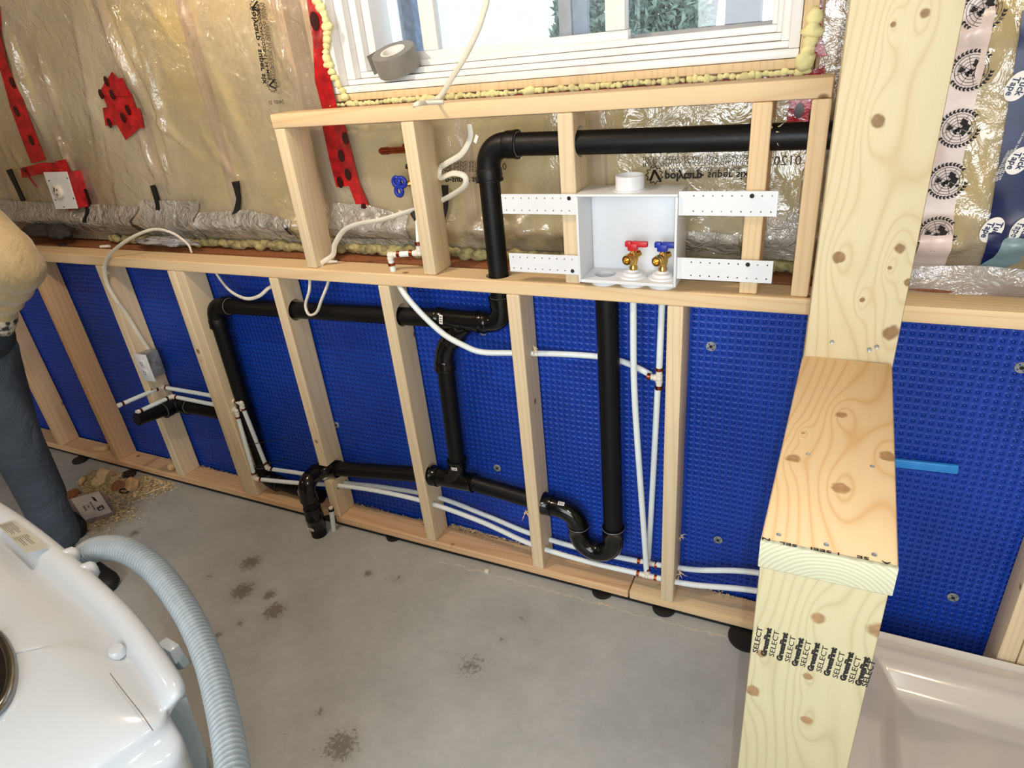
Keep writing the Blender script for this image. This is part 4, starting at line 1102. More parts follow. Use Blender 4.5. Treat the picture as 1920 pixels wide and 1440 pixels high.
# ---------------------------------------------------------------- cables
def cable(label, pts, r=.0042, flat=1.9, n=8):
    p = spline(pts, n); return tag(link('electrical_cable', tube(p, r, 10, flat=flat), M_cable), label, 'cable')
hole = P(785, 200, z=ZU+.0385)
cable('white electrical cable hanging in front of the window down to the upper plate', [P(912, -40, y=-.02)+Vector((.05, -.15, .58)), P(912, -40, y=-.02)+Vector((.015, -.04, .25)), P(912, -40, y=-.02), P(905, 30, y=-.015), P(878, 95, y=-.01), P(845, 150, y=.0), P(820, 186, y=.01), hole+Vector((.010, -.012, .008)), hole+Vector((-.012, .0, .004)), hole+Vector((-.004, .014, .006)), hole+Vector((.05, .035, .004))], flat=1.6)
cable('white electrical cable looping between the two upper studs', [P(880, 232, y=.075), P(882, 258, y=.075), P(866, 288, y=.07), P(838, 306, y=.08), P(826, 315, y=.10), P(826, 333, y=.09), P(850, 325, y=.07), P(872, 332, y=.065), P(868, 352, y=.07), P(830, 375, y=.10), P(800, 388, y=.115), P(768, 396, y=.10), P(715, 412, y=.06), P(672, 420, y=.045), P(645, 432, y=.04), P(628, 458, y=.045), P(624, 478, y=.05), Vector((-.04, .036, ZP+.045)), Vector((-.045, .035, ZP+.02))])
cable('loop of white cable hanging below the top plate in front of the black pipe', [Vector((P(583, 527, y=.03).x, .03, ZP-.001)), P(580, 545, y=.012), P(573, 572, y=.0), P(580, 590, y=-.004), P(594, 585, y=-.004), P(603, 562, y=.003), P(612, 540, y=.02), Vector((P(616, 530, y=.03).x, .04, ZP-.001))], flat=1.5)
cable('white cable dipping between the double stud and the next stud', [Vector((P(402, 512, y=.06).x, .06, ZP-.001)), P(416, 528, y=.05), P(435, 548, y=.03), P(462, 560, y=.02), P(486, 555, y=.02), P(504, 540, y=.03), (X[4]-.0, .045, P(515, 530, y=.04).z)], flat=1.5)
cb = [Vector((P(365, 474, z=ZP+.04).x, .08, ZP+.045)), P(352, 458, y=.09), P(325, 438, y=.08), P(292, 430, y=.05), P(258, 440, y=.02), P(225, 460, y=.0), P(203, 482, y=-.010), P(196, 505, y=-.012), P(202, 535, y=-.010), P(220, 566, y=.002)]
cb += [Vector((-1.088, .022, P(234, 590, x=-1.088).z)), Vector((-1.087, .040, P(255, 632, x=-1.087).z)), Vector((-1.087, .055, P(278, 655, x=-1.087).z))]
cable('white cable arching over the top plate down to the lower outlet box', cb, flat=1.7)

# ---------------------------------------------------------------- outlets
ob = thing('electrical_outlet', 'white duplex outlet with metal box on the side of a lower stud', 'outlet', (-1.07, 0, .6))
q = [P(u, v, y=-.006) for u, v in ((251, 663), (274, 665), (291, 715), (270, 712))]
x0_, x1_ = (q[0].x+q[3].x)/2, (q[1].x+q[2].x)/2; zt_, zb_ = (q[0].z+q[1].z)/2, (q[2].z+q[3].z)/2
xm, zm = (x0_+x1_)/2, (zt_+zb_)/2
link('cover_plate', boxme((x0_, -.010, zb_), (x1_, -.004, zt_), .002), M_whitepl, ob)
for s in (-1, 1):
    zc2 = zm+s*.021
    fc = link('receptacle_face', multi([lathe([(0, .002), (.015, .002), (.0165, .001), (.0165, -.003)], 24, dirM((xm, -.0105, zc2), (0, -1, 0)))]), M_whitepl, ob)
    link('slot', boxme((xm-.007, -.0132, zc2-.001), (xm-.0052, -.012, zc2+.008)), M_ink, ob)
    link('slot', boxme((xm+.0052, -.0132, zc2), (xm+.007, -.012, zc2+.007)), M_ink, ob)
    link('slot', boxme((xm-.002, -.0132, zc2-.009), (xm+.002, -.012, zc2-.005)), M_ink, ob)
bxl = -1.0905
link('metal_box', boxme((bxl, -.003, zb_+.006), (min(x1_-.004, bxl+.05), .062, zt_-.008), .002), M_steel, ob)
for i, (yy, zz) in enumerate(((.012, .03), (.045, .034), (.030, .0), (.012, -.03), (.048, -.028))):
    link('box_screw', multi([lathe([(0, .003), (.004, .0025), (.0045, 0)], 12, dirM((bxl+.0505, yy, zm+zz*.8), (1, 0, 0)))]), M_steel, ob)
ub_ = thing('electrical_outlet', 'white square outlet with a round receptacle framed in red tape', 'outlet', tuple(P(115, 357, y=.15)))
pc = P(113, 357, y=.125)
M = Matrix.Translation(pc) @ Matrix.Rotation(math.radians(-2), 4, 'Y')
hw_, hh_ = .062, .062
c4 = [P(u, v, y=.125) for u, v in ((81, 323), (124, 322), (145, 391), (105, 392))]
link('cover_plate', poly_prism([c4[3], c4[2], c4[1], c4[0]], (0, .004, 0)), M_whitepl, ub_)
cc = P(111, 359, y=.125)
link('receptacle_face', multi([lathe([(0, .012), (.024, .012), (.027, .009), (.027, 0)], 28, dirM(cc, (0, -1, 0)))]), M_fit, ub_)
for dx, dz in ((-.009, .006), (.009, .008), (0, -.010), (-.004, .014)):
    link('slot', boxme((cc.x+dx-.0025, cc.y-.0132, cc.z+dz-.004), (cc.x+dx+.0025, cc.y-.012, cc.z+dz+.004)), M_ink, ub_)
link('taped_box', boxme((c4[0].x+.005, .130, c4[3].z+.005), (c4[1].x+.004, .20, c4[0].z-.004), .002), M_red, ub_)
for (u, v) in ((92, 339), (126, 334), (104, 375), (138, 372), (120, 388)):
    pp_ = P(u, v, y=.1249); link('slot', boxme(pp_-Vector((.004, .0006, .002)), pp_+Vector((.004, .0006, .002))), M_ink, ub_)
tapething('red tape frame stuck round the upper outlet', [[(58, 312, 62, 330), (95, 302, 100, 322), (140, 303, 122, 325)], [(118, 300, 135, 296), (135, 340, 150, 330), (146, 392, 164, 386)], [(60, 310, 75, 325), (85, 345, 92, 350)]], [(67, 314)], r=.01, d=.030)

# ---------------------------------------------------------------- duct tape roll on the sill
tr = thing('tape_roll', 'roll of grey duct tape with white core leaning on the window sill', 'tape', (.36, .20, 1.58))
rc = P(744, 116, y=.205); vd_ = (CAM_LOC-rc).normalized(); ax = (vd_*.62+(RM @ Vector((-.36, .93, 0)))*.83).normalized()
Mr = dirM(rc-ax*.022, ax)
link('tape_winding', multi([lathe([(.036, 0), (.0615, 0), (.062, .003), (.062, .050), (.0615, .053), (.036, .053), (.036, 0)], 48, Mr)], angle=35), M_greytape, tr)
link('core', multi([lathe([(.030, .001), (.0358, .001), (.0358, .0535), (.030, .0535), (.030, .001)], 40, Mr)], angle=35), M_sticker, tr)
link('core_liner', multi([lathe([(0, .030), (.0298, .030), (.0298, .028), (0, .028)], 32, Mr)]), M_sticker, tr)
xr, yr, _ = basis(ax)
tail0 = rc-xr*.0
tl = []
sd_ = Vector((-1, 0, 0)); sd_ = (sd_-ax*sd_.dot(ax)).normalized(); tg = ax.cross(sd_)
for k in range(6):
    a_ = .35-k*.12; tl.append(rc-ax*.022+sd_*(.0625+.0022*k*k*.35)*math.cos(a_)-tg*.0625*math.sin(a_)*1.0)
V = [];
for p_ in tl: V += [p_, p_+ax*.053]
link('tape_tail', newmesh('tail', V+[v+sd_*.0008 for v in V], [(2*i, 2*i+1, 2*i+3, 2*i+2) for i in range(5)]+[(12+2*i, 12+2*i+2, 12+2*i+3, 12+2*i+1) for i in range(5)], True), M_greytape, tr)

# ---------------------------------------------------------------- membrane washers, pads, small stuff
wlab = ['round metal washer high on the membrane between the last stud and the post', 'round metal washer low on the membrane beside the partition end', 'round metal washer low on the membrane above the shower base', 'round washer peeking out below the upper black tee',
        'round washer beside the notched stud', 'round metal washer at the right edge of the photo', 'clear round washer above the lower black pipe']
for (u, v), lb in zip(((1333, 650), (1346, 1013), (1787, 1121), (905, 622), (630, 797), (1916, 690), (932, 878)), wlab):
    p = P(u, v, y=.095); t = thing('membrane_washer', lb, 'washer', tuple(p), 'washers fixing the membrane')
    dsk = cut(multi([lathe([(0, .0), (.0125, .0), (.0135, -.001), (.0135, -.003), (0, -.003)], 28, dirM(p, (0, -1, 0)))], smooth=False),
              [cyl((p.x+.0085*math.cos(k*math.pi/2+.6), p.y, p.z+.0085*math.sin(k*math.pi/2+.6)), (0, 1, 0), .0021, .02, 8) for k in range(4)])
    dsk.materials.clear(); link('disc', dsk, M_steel, t)
    link('nail_head', multi([lathe([(0, .0005), (.0035, .0015), (.0045, .001), (.0045, -.001)], 14, dirM(p, (0, -1, 0)))]), M_ink, t)
for (u, v, r), lb in zip(((735, 1008, .030), (1127, 1113, .034), (1243, 1145, .036), (1398, 1205, .052), (145, 865, .035), (235, 893, .035)),
                         ('black round pad under the sole plate right of the capped white riser', 'black round pad under the sole plate left of the plate joint', 'black round pad under the sole plate below the last stud before the post', 'large black round pad beside the partition foot',
                          'black round pad under the sole plate near the paper tag', 'black round pad under the sole plate beside the wood plugs')):
    p = P(u, v, z=.006)
    tag(link('levelling_pad', multi([lathe([(0, .0), (r, .0), (r*1.02, .002), (r, .0105), (0, .0108)], 32, Matrix.Translation((p.x, p.y+r*.42, .0004)))]), M_black), lb, 'pad')
p = P(1741, 872, y=.09)
M_lblue = plain('light_blue_plastic', (52, 150, 226), .4)
lb_ = [P(u, v, y=.085) for u, v in ((1670, 866), (1797, 880))]
bt = thing('blue_trim_strip', 'light blue plastic trim strip leaning on the membrane right of the partition', 'trim', tuple(lb_[1]))
link('strip', board('strip', lb_[0], lb_[1], .022, .012, M_lblue, None, (0, 0, 1), .004).data, M_lblue, bt, Matrix.Identity(4)) if False else None
board('strip', lb_[0], lb_[1], .024, .012, M_lblue, bt, (0, 0, 1), .004)
for k in (-1, 0, 1): board('rib', lb_[0]+Vector((0, -.0068, .006*k)), lb_[1]+Vector((0, -.0068, .006*k)), .0016, .0014, M_lblue, bt, (0, 0, 1), .0004)
# grey chip on the floor
p = P(913, 1073, z=0); tag(link('plastic_chip', boxme(p-Vector((.008, .006, 0)), p+Vector((.008, .006, .011)), .002), M_fit), 'small pale grey block lying on the concrete by the sole plate', 'debris')
# white plastic bit on the top plate
p = P(622, 494, z=ZP+.039)
tag(link('plastic_clip', tube([p+Vector((-.018, 0, .006)), p+Vector((0, 0, .006)), p+Vector((.020, .006, .006))], [.006, .005, .0035], 10), M_fit), 'small white plastic bit on the top plate by the first upper stud', 'debris')
p = P(196, 465, z=ZP+.039)
tag(link('plastic_clip', tube([p+Vector((-.02, 0, .005)), p+Vector((.022, .008, .006))], .006, 8), M_fit), 'small white tube scrap on the top plate at far left', 'debris')
p = P(118, 461, z=ZP+.039)
def lump(name, c, size, mat, label, cat, seed=1, amp=.25, sub=3):
    bm = bmesh.new(); bmesh.ops.create_icosphere(bm, subdivisions=sub, radius=1)
    for v in bm.verts:
        v.co *= 1+amp*mn.noise(v.co*1.6+Vector((seed, 0, 0)))+amp*.4*mn.noise(v.co*4+Vector((seed, 0, 0))); v.co = Vector((v.co.x*size[0], v.co.y*size[1], v.co.z*size[2]))+Vector(c)
        if v.co.z < c[2]-size[2]*.8: v.co.z = c[2]-size[2]*.8
    o = link(name, from_bm(bm, name, True), mat)
    if label: tag(o, label, cat)
    return o
lump('black_scrap', p+Vector((0, 0, .005)), (.022, .014, .006), M_black, 'small black scrap on the top plate near the person', 'debris', 3)
p = P(85, 447, y=.15)
M_dk = plain('dark_grey_fabric', (62, 58, 54), .85, var=.2)
gl = lump('work_glove', (p.x, .135, ZP+.085), (.10, .035, .028), M_dk, 'dark grey crumpled glove lying behind the plate at far left', 'glove', 5, .5)
lump('work_glove', (p.x+.15, .135, ZP+.082), (.07, .035, .030), M_dk, 'second dark crumpled glove below the upper outlet', 'glove', 8, .5)
p = P(305, 458, z=ZP+.06)
cbag = lump('plastic_bag', (p.x, .130, ZP+.066), (.135, .035, .016), film('crumpled_bag_film', (226, 226, 226), .5, .12, .8), 'crumpled clear plastic bag on the ledge behind the top plate', 'bag', 2, .6, 4)

# ---------------------------------------------------------------- sawdust, plugs, paper tag
M_saw = plain('sawdust', (244, 216, 164), .95, var=.3, nscale=80)
def chips(name, pts, label, smin=.002, smax=.007):
    V, F = ([Vector(v) for v in MOUND[0]], list(MOUND[1])) if name == 'sawdust_pile' else ([], [])
    for (x, y, z) in pts:
        s = RNG.uniform(smin, smax); a_ = RNG.uniform(0, 6.28); t = RNG.uniform(-.7, .7)
        d1 = Vector((math.cos(a_), math.sin(a_), t*.4))*s; d2 = Vector((-math.sin(a_), math.cos(a_), RNG.uniform(-.5, .5)))*s*RNG.uniform(.25, .7)
        c = Vector((x, y, z)); o = len(V); V += [c-d1, c-d2+Vector((0, 0, s*.2)), c+d1, c+d2]; F.append((o, o+1, o+2, o+3))
    o = link(name, newmesh(name, V, F), M_saw); tag(o, label, 'sawdust', kind='stuff'); return o
cs2 = [P(u, v, z=0) for u, v in ((200, 905), (245, 925), (170, 935), (215, 960), (280, 910), (160, 980))]
pts = []
for k in range(9000):
    c = RNG.choice(cs2); sx, sy = (.062, .034)
    x = c.x+RNG.gauss(0, sx); y = c.y+RNG.gauss(0, sy)
    if y > -.005: y = -.005-abs(RNG.gauss(0, .01))
    h = .018*math.exp(-((x-cs2[0].x)**2/.02+(y-cs2[0].y)**2/.008))+.004
    pts.append((x, y, .001+RNG.random()*h))
def mound():
    V, F = [], []; c0 = cs2[0]
    n_, m_ = 40, 26
    for j in range(m_+1):
        for i in range(n_+1):
            x = c0.x-.17+.36*i/n_; y = c0.y-.13+.20*j/m_; y = min(y, -.004)
            h = .017*math.exp(-((x-c0.x)**2/.011+(y-c0.y-.02)**2/.0035))+.006*math.exp(-((x-c0.x-.03)**2/.02+(y-c0.y)**2/.008))
            h *= 1+.7*mn.noise(Vector((x*40, y*40, 0))); h += .003*mn.noise(Vector((x*110, y*110, 3)))
            V.append((x, y, h-.0035))
    for j in range(m_):
        for i in range(n_): a_ = j*(n_+1)+i; F.append((a_, a_+1, a_+n_+2, a_+n_+1))
    return V, F
MOUND = mound()
chips('sawdust_pile', pts, 'pile of wood shavings and sawdust on the floor beside the trouser leg')
pts = []
for k in range(3800):
    x = RNG.uniform(-1.3, 1.35); near = min(abs(x-q_) for q_ in (-1.05, -.62, -.18, .25, .66, 1.1))
    if RNG.random() > math.exp(-near*5): continue
    y = .092-abs(RNG.gauss(0, .014)); pts.append((x, max(y, .03), .0515+RNG.random()*.012*math.exp(-near*8)))
for k in range(900):
    x = .25+abs(RNG.gauss(0, .14)); pts.append((x, .094-abs(RNG.gauss(0, .006)), .052+RNG.random()*.016*math.exp(-(x-.25)*4)))
chips('sawdust_line', pts, 'fine sawdust lying along the back of the sole plate', .001, .004)
pts = []
for k in range(900):
    p = P(RNG.uniform(330, 1400), RNG.uniform(960, 1440), z=0)
    if p.y < -.015: pts.append((p.x, p.y, .0008))
for u, v in ((1135, 1132), (690, 995), (860, 1040), (1440, 1180)):
    c = P(u, v, z=0)
    for k in range(60): pts.append((c.x+RNG.gauss(0, .03), c.y+RNG.gauss(0, .01), .001))
chips('wood_chips', pts, 'tiny pale wood chips scattered over the concrete floor', .001, .0028)
def plug(u, v, z, r, h, axd, mat, label, group=None):
    c = P(u, v, z=z)
    o = link('wood_plug', multi([lathe([(0, 0), (r*.97, 0), (r, .002), (r, h-.002), (r*.97, h), (0, h)], 24, dirM(c, axd))], angle=35), mat); tag(o, label, 'wood offcut')
M_plug = plain('plug_wood', (222, 180, 128), .8, var=.2, nscale=40); M_plugl = plain('pale_plug_wood', (236, 212, 168), .8, var=.12, nscale=40)
plug(252, 908, .026, .031, .024, (-.1, -.75, .55), M_plug, 'round wood plug leaning beside the sole plate')
plug(205, 893, .030, .030, .045, (-.9, -.2, .35), M_plugl, 'thick round wood plug on top of the sawdust pile')
plug(188, 905, .012, .030, .020, (.2, -.3, .9), M_plugl, 'flat round wood plug under the thick one')
plug(222, 912, .010, .028, .024, (.8, -.3, .3), M_wood_old, 'dark reddish wood plug beside the round one')
plug(158, 903, .006, .024, .020, (-.5, -.3, .6), M_plug, 'small wood plug at the left of the sawdust pile')
plug(138, 928, .004, .028, .014, (.1, -.1, 1), M_wood_old, 'reddish flat wood chip next to the trouser leg')
p = P(232, 920, z=.012)
tag(link('rubber_gasket', tube([(p.x+.024*math.cos(t), p.y+.010*math.sin(t), .010+.004*math.sin(t)) for t in [k*math.pi/12 for k in range(25)]], .004, 8), M_black), 'black oval rubber ring on the sawdust in front of the plugs', 'gasket')
p0_, p1_ = P(275, 925, z=.004), P(320, 907, z=.006)
board('wood_sliver', p0_, p1_, .006, .002, M_plugl, None, (0, 1, 0), .0005); tag(bpy.data.objects['wood_sliver'], 'long thin wood sliver at the right end of the sawdust', 'wood offcut')
# block with bark in the third bay, scrap beside stud 1
p = P(325, 880, y=-.0); lump('wood_knot_block', (P(322, 878, y=.02).x, .022, .075), (.020, .020, .024), M_plug, 'rough split knot block standing on the sole plate left of a stud', 'wood offcut', 4, .3)
p = P(190, 845, z=ZB); board('wood_block', (p.x-.035, .03, .062), (p.x+.035, .045, .062), .03, .02, M_wood_plate, None, (0, 1, 0)); tag(bpy.data.objects['wood_block'], 'small stained wood block on the sole plate behind the pile', 'wood offcut')
# paper bag with printed card
pb = thing('parts_bag', 'clear bag with a white printed card lying on the sawdust', 'packaging', tuple(P(180, 950, z=.004)))
q = [P(u, v, z=.012) for u, v in ((133, 936), (185, 921), (210, 960), (158, 976))]
link('card', poly_prism(q[::-1], (0, 0, .0012)), M_sticker, pb)
q2 = [P(u, v, z=.010) for u, v in ((118, 942), (186, 920), (200, 930), (218, 962), (205, 968), (148, 984), (136, 978))]
link('bag_film', poly_prism(q2[::-1], (0, 0, .001)), film('bag_film', (205, 185, 165), .35, .2, .4), pb)
ux = (q[1]-q[0]).normalized(); uy = (q[3]-q[0]).normalized(); ctr = (q[0]+q[2])/2
def card_text(tx, size, fu, fv, bold=0, ang=0):
    c = q[0]+(q[1]-q[0])*fu+(q[3]-q[0])*fv; xx = -(q[3]-q[0]).normalized(); yy = Vector((0, 0, 1)).cross(xx)
    M = Matrix((xx, yy, Vector((0, 0, 1)))).transposed().to_4x4(); M.translation = c+Vector((0, 0, .0016))
    link('lettering', text_me(tx, size, M @ Matrix.Rotation(ang, 4, 'Z'), .0002, bold=bold), M_ink, pb)
card_text('CB', .034, .72, .72, .0012); card_text('TRIM RING', .012, .25, .55); card_text('CHROME PLATE 00 000', .009, .52, .55); card_text('No. 3', .011, .38, .5)
for k in range(7):
    c = q[0]+(q[1]-q[0])*(.70+.001*k)+(q[3]-q[0])*(.20+.03*k); 
    link('barcode_bar', boxme(c+Vector((-.012, -.0012-.0004*(k % 2), .0014)), c+Vector((.012, .0012, .0018))), M_ink, pb)
# splinters by the studs
def splinters(u, v, y, n, label, seed):
    r_ = random.Random(seed); c = P(u, v, y=y); parts = []
    for k in range(n):
        d = Vector((r_.uniform(-.3, 1), r_.uniform(-.6, .1), r_.uniform(-.8, 1))).normalized()*r_.uniform(.012, .03)
        parts.append(tube_data([c+Vector((r_.uniform(-.004, .004), 0, r_.uniform(-.012, .012))), c+d*.6, c+d+Vector((0, 0, -.003))], [.0018, .0013, .0003], 4))
    tag(link('wood_splinters', multi(parts, smooth=False), M_plugl, lf), None) if False else tag(link('wood_splinters', multi(parts, smooth=False), M_plugl), label, 'splinters', kind='stuff')
splinters(1002, 655, .03, 7, 'splinters where the white tube leaves the stud left of the standpipe', 1)
splinters(1275, 1005, .05, 6, 'curled splinters low on the right side of the last stud', 2)
splinters(1273, 1075, .04, 7, 'frayed splinters at the foot of the last stud', 3)
splinters(985, 960, -.002, 6, 'splinters beside the trap hole', 4)
splinters(1450, 250, .03, 5, 'splinters at the vent pipe hole near the post', 5)
splinters(318, 872, .02, 10, 'upright splinters beside the split block', 6)

# ---------------------------------------------------------------- shower base
M_acr = plain('white_acrylic', (206, 198, 186), .12, var=.02, nscale=4)
sb = thing('shower_base', 'glossy white acrylic shower base behind the partition', 'shower base', (2.1, -.4, .002))
def rim_z(x, y):
    e = min(x-1.585, -.012-y)           # distance from inner partition side / wall side
    if e < .03: return .125
    if e < .055: return .125-(e-.03)*.4
    if e < .12:
        t = (e-.055)/.065; return .115-.055*(t*t*(3-2*t))
    if e < .15: return .060-(e-.12)*.25
    return .052-min(e-.15, .35)*.03
xs = list(np.arange(1.556, 1.80, .006))+list(np.arange(1.80, 3.1, .05)); ys = list(np.arange(-.012, -.26, -.006))+list(np.arange(-.26, -1.3, -.05))
V = [(x, y, rim_z(x, y)) for y in ys for x in xs]; nx = len(xs)
F = [(j*nx+i, (j+1)*nx+i, (j+1)*nx+i+1, j*nx+i+1) for j in range(len(ys)-1) for i in range(nx-1)]
link('basin', newmesh('basin', V, F, True), M_acr, sb)
link('back_skirt', boxme((1.556, -.0115, .002), (3.1, -.0095, .128)), M_acr, sb)
link('side_skirt', boxme((1.553, -1.3, .002), (1.5558, -.012, .125)), M_acr, sb)
link('tile_flange', boxme((1.556, -.0112, .125), (3.1, -.0085, .150), .0008), M_acr, sb)

# ---------------------------------------------------------------- appliance with ribbed hose
M_app = plain('glossy_white_shell', (186, 192, 197), .10, var=.02, nscale=3)
M_appg = plain('grey_shell', (150, 160, 164), .45, var=.08, nscale=8)
ap = thing('portable_appliance', 'glossy white moulded appliance in the lower left corner with a grey ribbed hose', 'appliance', (.3, -1.2, .0))
sec = []
# stations along the rear edge: (outer px, crease px) and depth of following columns
stn = [((-150, 850), (-150, 925)), ((0, 944), (-12, 1003)), ((48, 973), (37, 1037)), ((112, 1022), (75, 1071)), ((160, 1062), (120, 1107)), ((221, 1118), (169, 1144)),
       ((258, 1152), (206, 1182)), ((298, 1207), (232, 1218)), ((330, 1252), (262, 1260)), ((349, 1280), (290, 1305))]
rows = []
for i, (o_, c_) in enumerate(stn):
    po = P(*o_, z=.885); pc_ = P(*c_, z=.875)
    d = (po-pc_); d.z = 0; d.normalize()
    mid = po.lerp(pc_, .35); mid.z = .901; mid2 = po.lerp(pc_, .75); mid2.z = .893
    edge = po+Vector((0, 0, .0)); lip = po-d*.004; lip.z = .896
    und = po-d*.006; und.z = .868
    pc_.z = .866; f = pc_-d*.018; f.z = .872
    g = pc_-d*.07; g.z = .892
    h = pc_-d*.16; h.z = .893
    k = pc_-d*.30; k.z = .875
    l_ = pc_-d*.42; l_.z = .82
    rows.append([und, edge, lip, mid, mid2, pc_, f, g, h, k, l_])
V = [p for r in rows for p in r]; nc = len(rows[0])
F = [(i*nc+j, i*nc+j+1, (i+1)*nc+j+1, (i+1)*nc+j) for i in range(len(rows)-1) for j in range(nc-1)]
bm = bmesh.new(); bv_ = [bm.verts.new(v) for v in V]
for f_ in F: bm.faces.new([bv_[i] for i in f_])
# lid edge, lower band and skirt at the front end
def prow(px, z): return [P(u, v, z=zz) for (u, v), zz in zip(px, z if isinstance(z, (list, tuple)) else [z]*len(px))]
ends = [prow([(345, 1299), (347, 1297), (343, 1300), (334, 1309), (322, 1319), (308, 1328), (312, 1345), (289, 1372), (184, 1440), (40, 1530), (-150, 1640)], [.868, .885, .893, .897, .890, .876, .874, .876, .872, .860, .82]),
        prow([(343, 1303), (345, 1302), (341, 1306), (333, 1314), (322, 1324), (310, 1333), (315, 1350), (291, 1377), (186, 1446), (42, 1536), (-148, 1646)], [.862, .868, .868, .868, .866, .862, .860, .858, .852, .840, .80]),
        prow([(312, 1338), (313, 1338), (314, 1339), (315, 1340), (316, 1342), (318, 1346), (330, 1364), (344, 1388), (338, 1415), (305, 1445), (180, 1530)], [.855, .856, .856, .856, .855, .853, .848, .842, .838, .832, .80]),
        prow([(313, 1342), (314, 1342), (315, 1343), (316, 1344), (318, 1347), (321, 1352), (335, 1372), (348, 1396), (342, 1422), (310, 1452), (185, 1538)], [.846, .846, .846, .846, .845, .843, .836, .828, .824, .818, .79]),
        prow([(316, 1350), (318, 1352), (320, 1354), (323, 1358), (327, 1363), (333, 1372), (345, 1396), (358, 1426), (366, 1450), (376, 1490), (380, 1560)], .74),
        prow([(330, 1380), (332, 1382), (335, 1386), (338, 1390), (342, 1396), (348, 1408), (360, 1436), (372, 1470), (380, 1500), (388, 1550), (392, 1640)], .60)]
prev = [bv_[(len(rows)-1)*nc+j] for j in range(nc)]
for er in ends:
    cur = [bm.verts.new(p_) for p_ in er]
    for j in range(nc-1): bm.faces.new((prev[j], prev[j+1], cur[j+1], cur[j]))
    prev = cur
bmesh.ops.remove_doubles(bm, verts=bm.verts, dist=.0001)
me = from_bm(bm, 'shell', True)
sh = link('top_shell', me, M_app, ap)
md = sh.modifiers.new('s', 'SUBSURF'); md.levels = 2; md.render_levels = 2
md = sh.modifiers.new('so', 'SOLIDIFY'); md.thickness = .003; md.offset = 0
# grey tank below, tapering inwards
top_ = [r[0]-Vector((0, 0, .004)) for r in rows]+[rows[-1][6]-Vector((0, 0, .03)), rows[-1][8]-Vector((0, 0, .03)), rows[-1][10]-Vector((0, 0, .03)), rows[4][10]-Vector((0, 0, .03)), rows[0][10]-Vector((0, 0, .03))]
cen = sum(top_, Vector())/len(top_); V = []
for zz, s in ((.855, .99), (.70, .93), (.40, .78), (.06, .66), (.0, .64)):
    for p_ in top_: V.append(Vector((cen.x+(p_.x-cen.x)*s, cen.y+(p_.y-cen.y)*s, zz)))
n_ = len(top_); F = [(i*n_+k, i*n_+(k+1) % n_, (i+1)*n_+(k+1) % n_, (i+1)*n_+k) for i in range(4) for k in range(n_)]+[tuple(range(n_)), tuple(4*n_+k for k in range(n_))[::-1]]
bm = bmesh.new(); bv_ = [bm.verts.new(v) for v in V]
for f_ in F: bm.faces.new([bv_[i] for i in f_])
link('lower_tank', from_bm(bm, 'tank', True, 50), M_appg, ap)
M_faint = plain('faint_print', (110, 106, 96), .6)
# rating label
ql = [P(u, v, z=.9035) for u, v in ((-6, 984), (25, 976), (92, 1027), (50, 1037))]
link('rating_label', poly_prism(ql[::-1], (0, 0, .0006)), plain('silver_label', (168, 166, 154), .4), ap)
for k in range(7):
    for m_ in range(2):
        a_ = ql[0].lerp(ql[1], .12+k*.11); b_ = ql[3].lerp(ql[2], .12+k*.11)
        s0_ = a_.lerp(b_, .05+.45*m_); s1_ = a_.lerp(b_, .40+.4*m_ if k % 3 else .30+.3*m_)
        link('label_print', tube([s0_+Vector((0, 0, .0006)), s1_+Vector((0, 0, .0006))], .0006, 4), M_faint, ap)
link('seam_line', tube(spline([P(206, 1262, z=.8925), P(235, 1300, z=.892), P(265, 1338, z=.888), P(287, 1370, z=.879)], 6), .0006, 6), M_faint, ap)
# knobs
for (u, v) in ((128, 1046), (162, 1074)):
    p = P(u, v, z=.882); dd_ = (P(u+20, v-10, z=.882)-p).normalized()
    link('end_knob', multi([lathe([(0, -.02), (.016, -.02), (.018, 0), (.016, .012), (.010, .018), (0, .019)], 24, dirM(p, dd_))]), M_app, ap)
# latch tab at the right side
p = P(335, 1228, z=.80); dd_ = (P(352, 1236, z=.80)-P(312, 1212, z=.80)).normalized()
board('latch', P(308, 1212, z=.83), P(334, 1228, z=.83), .030, .018, M_app, ap, (0, 0, 1), .004)
board('latch', P(330, 1228, z=.82), P(348, 1250, z=.80), .026, .016, M_appg, ap, (0, 0, 1), .004)
# dimple cover
p = P(217, 1218, z=.884); link('button', multi([lathe([(0, .002), (.010, .0015), (.012, -.002), (.013, -.01)], 20, dirM(p, (0, 0, 1)))]), M_app, ap)
# dark round window at the left edge
dc = P(-45, 1255, z=.893); win = []
rx, ry = (P(22, 1255, z=.893)-dc), (P(-45, 1175, z=.893)-dc)
ringp = [dc+rx*math.cos(t)+ry*math.sin(t) for t in [k*math.pi/24 for k in range(49)]]
link('window_ring', tube(ringp, .008, 12), plain('chrome_ring', (150, 152, 152), .15, 1), ap)
link('dark_window', poly_prism([p_+Vector((0, 0, .002)) for p_ in ringp[:-1]], (0, 0, .004)), plain('dark_glass', (26, 22, 20), .06), ap)
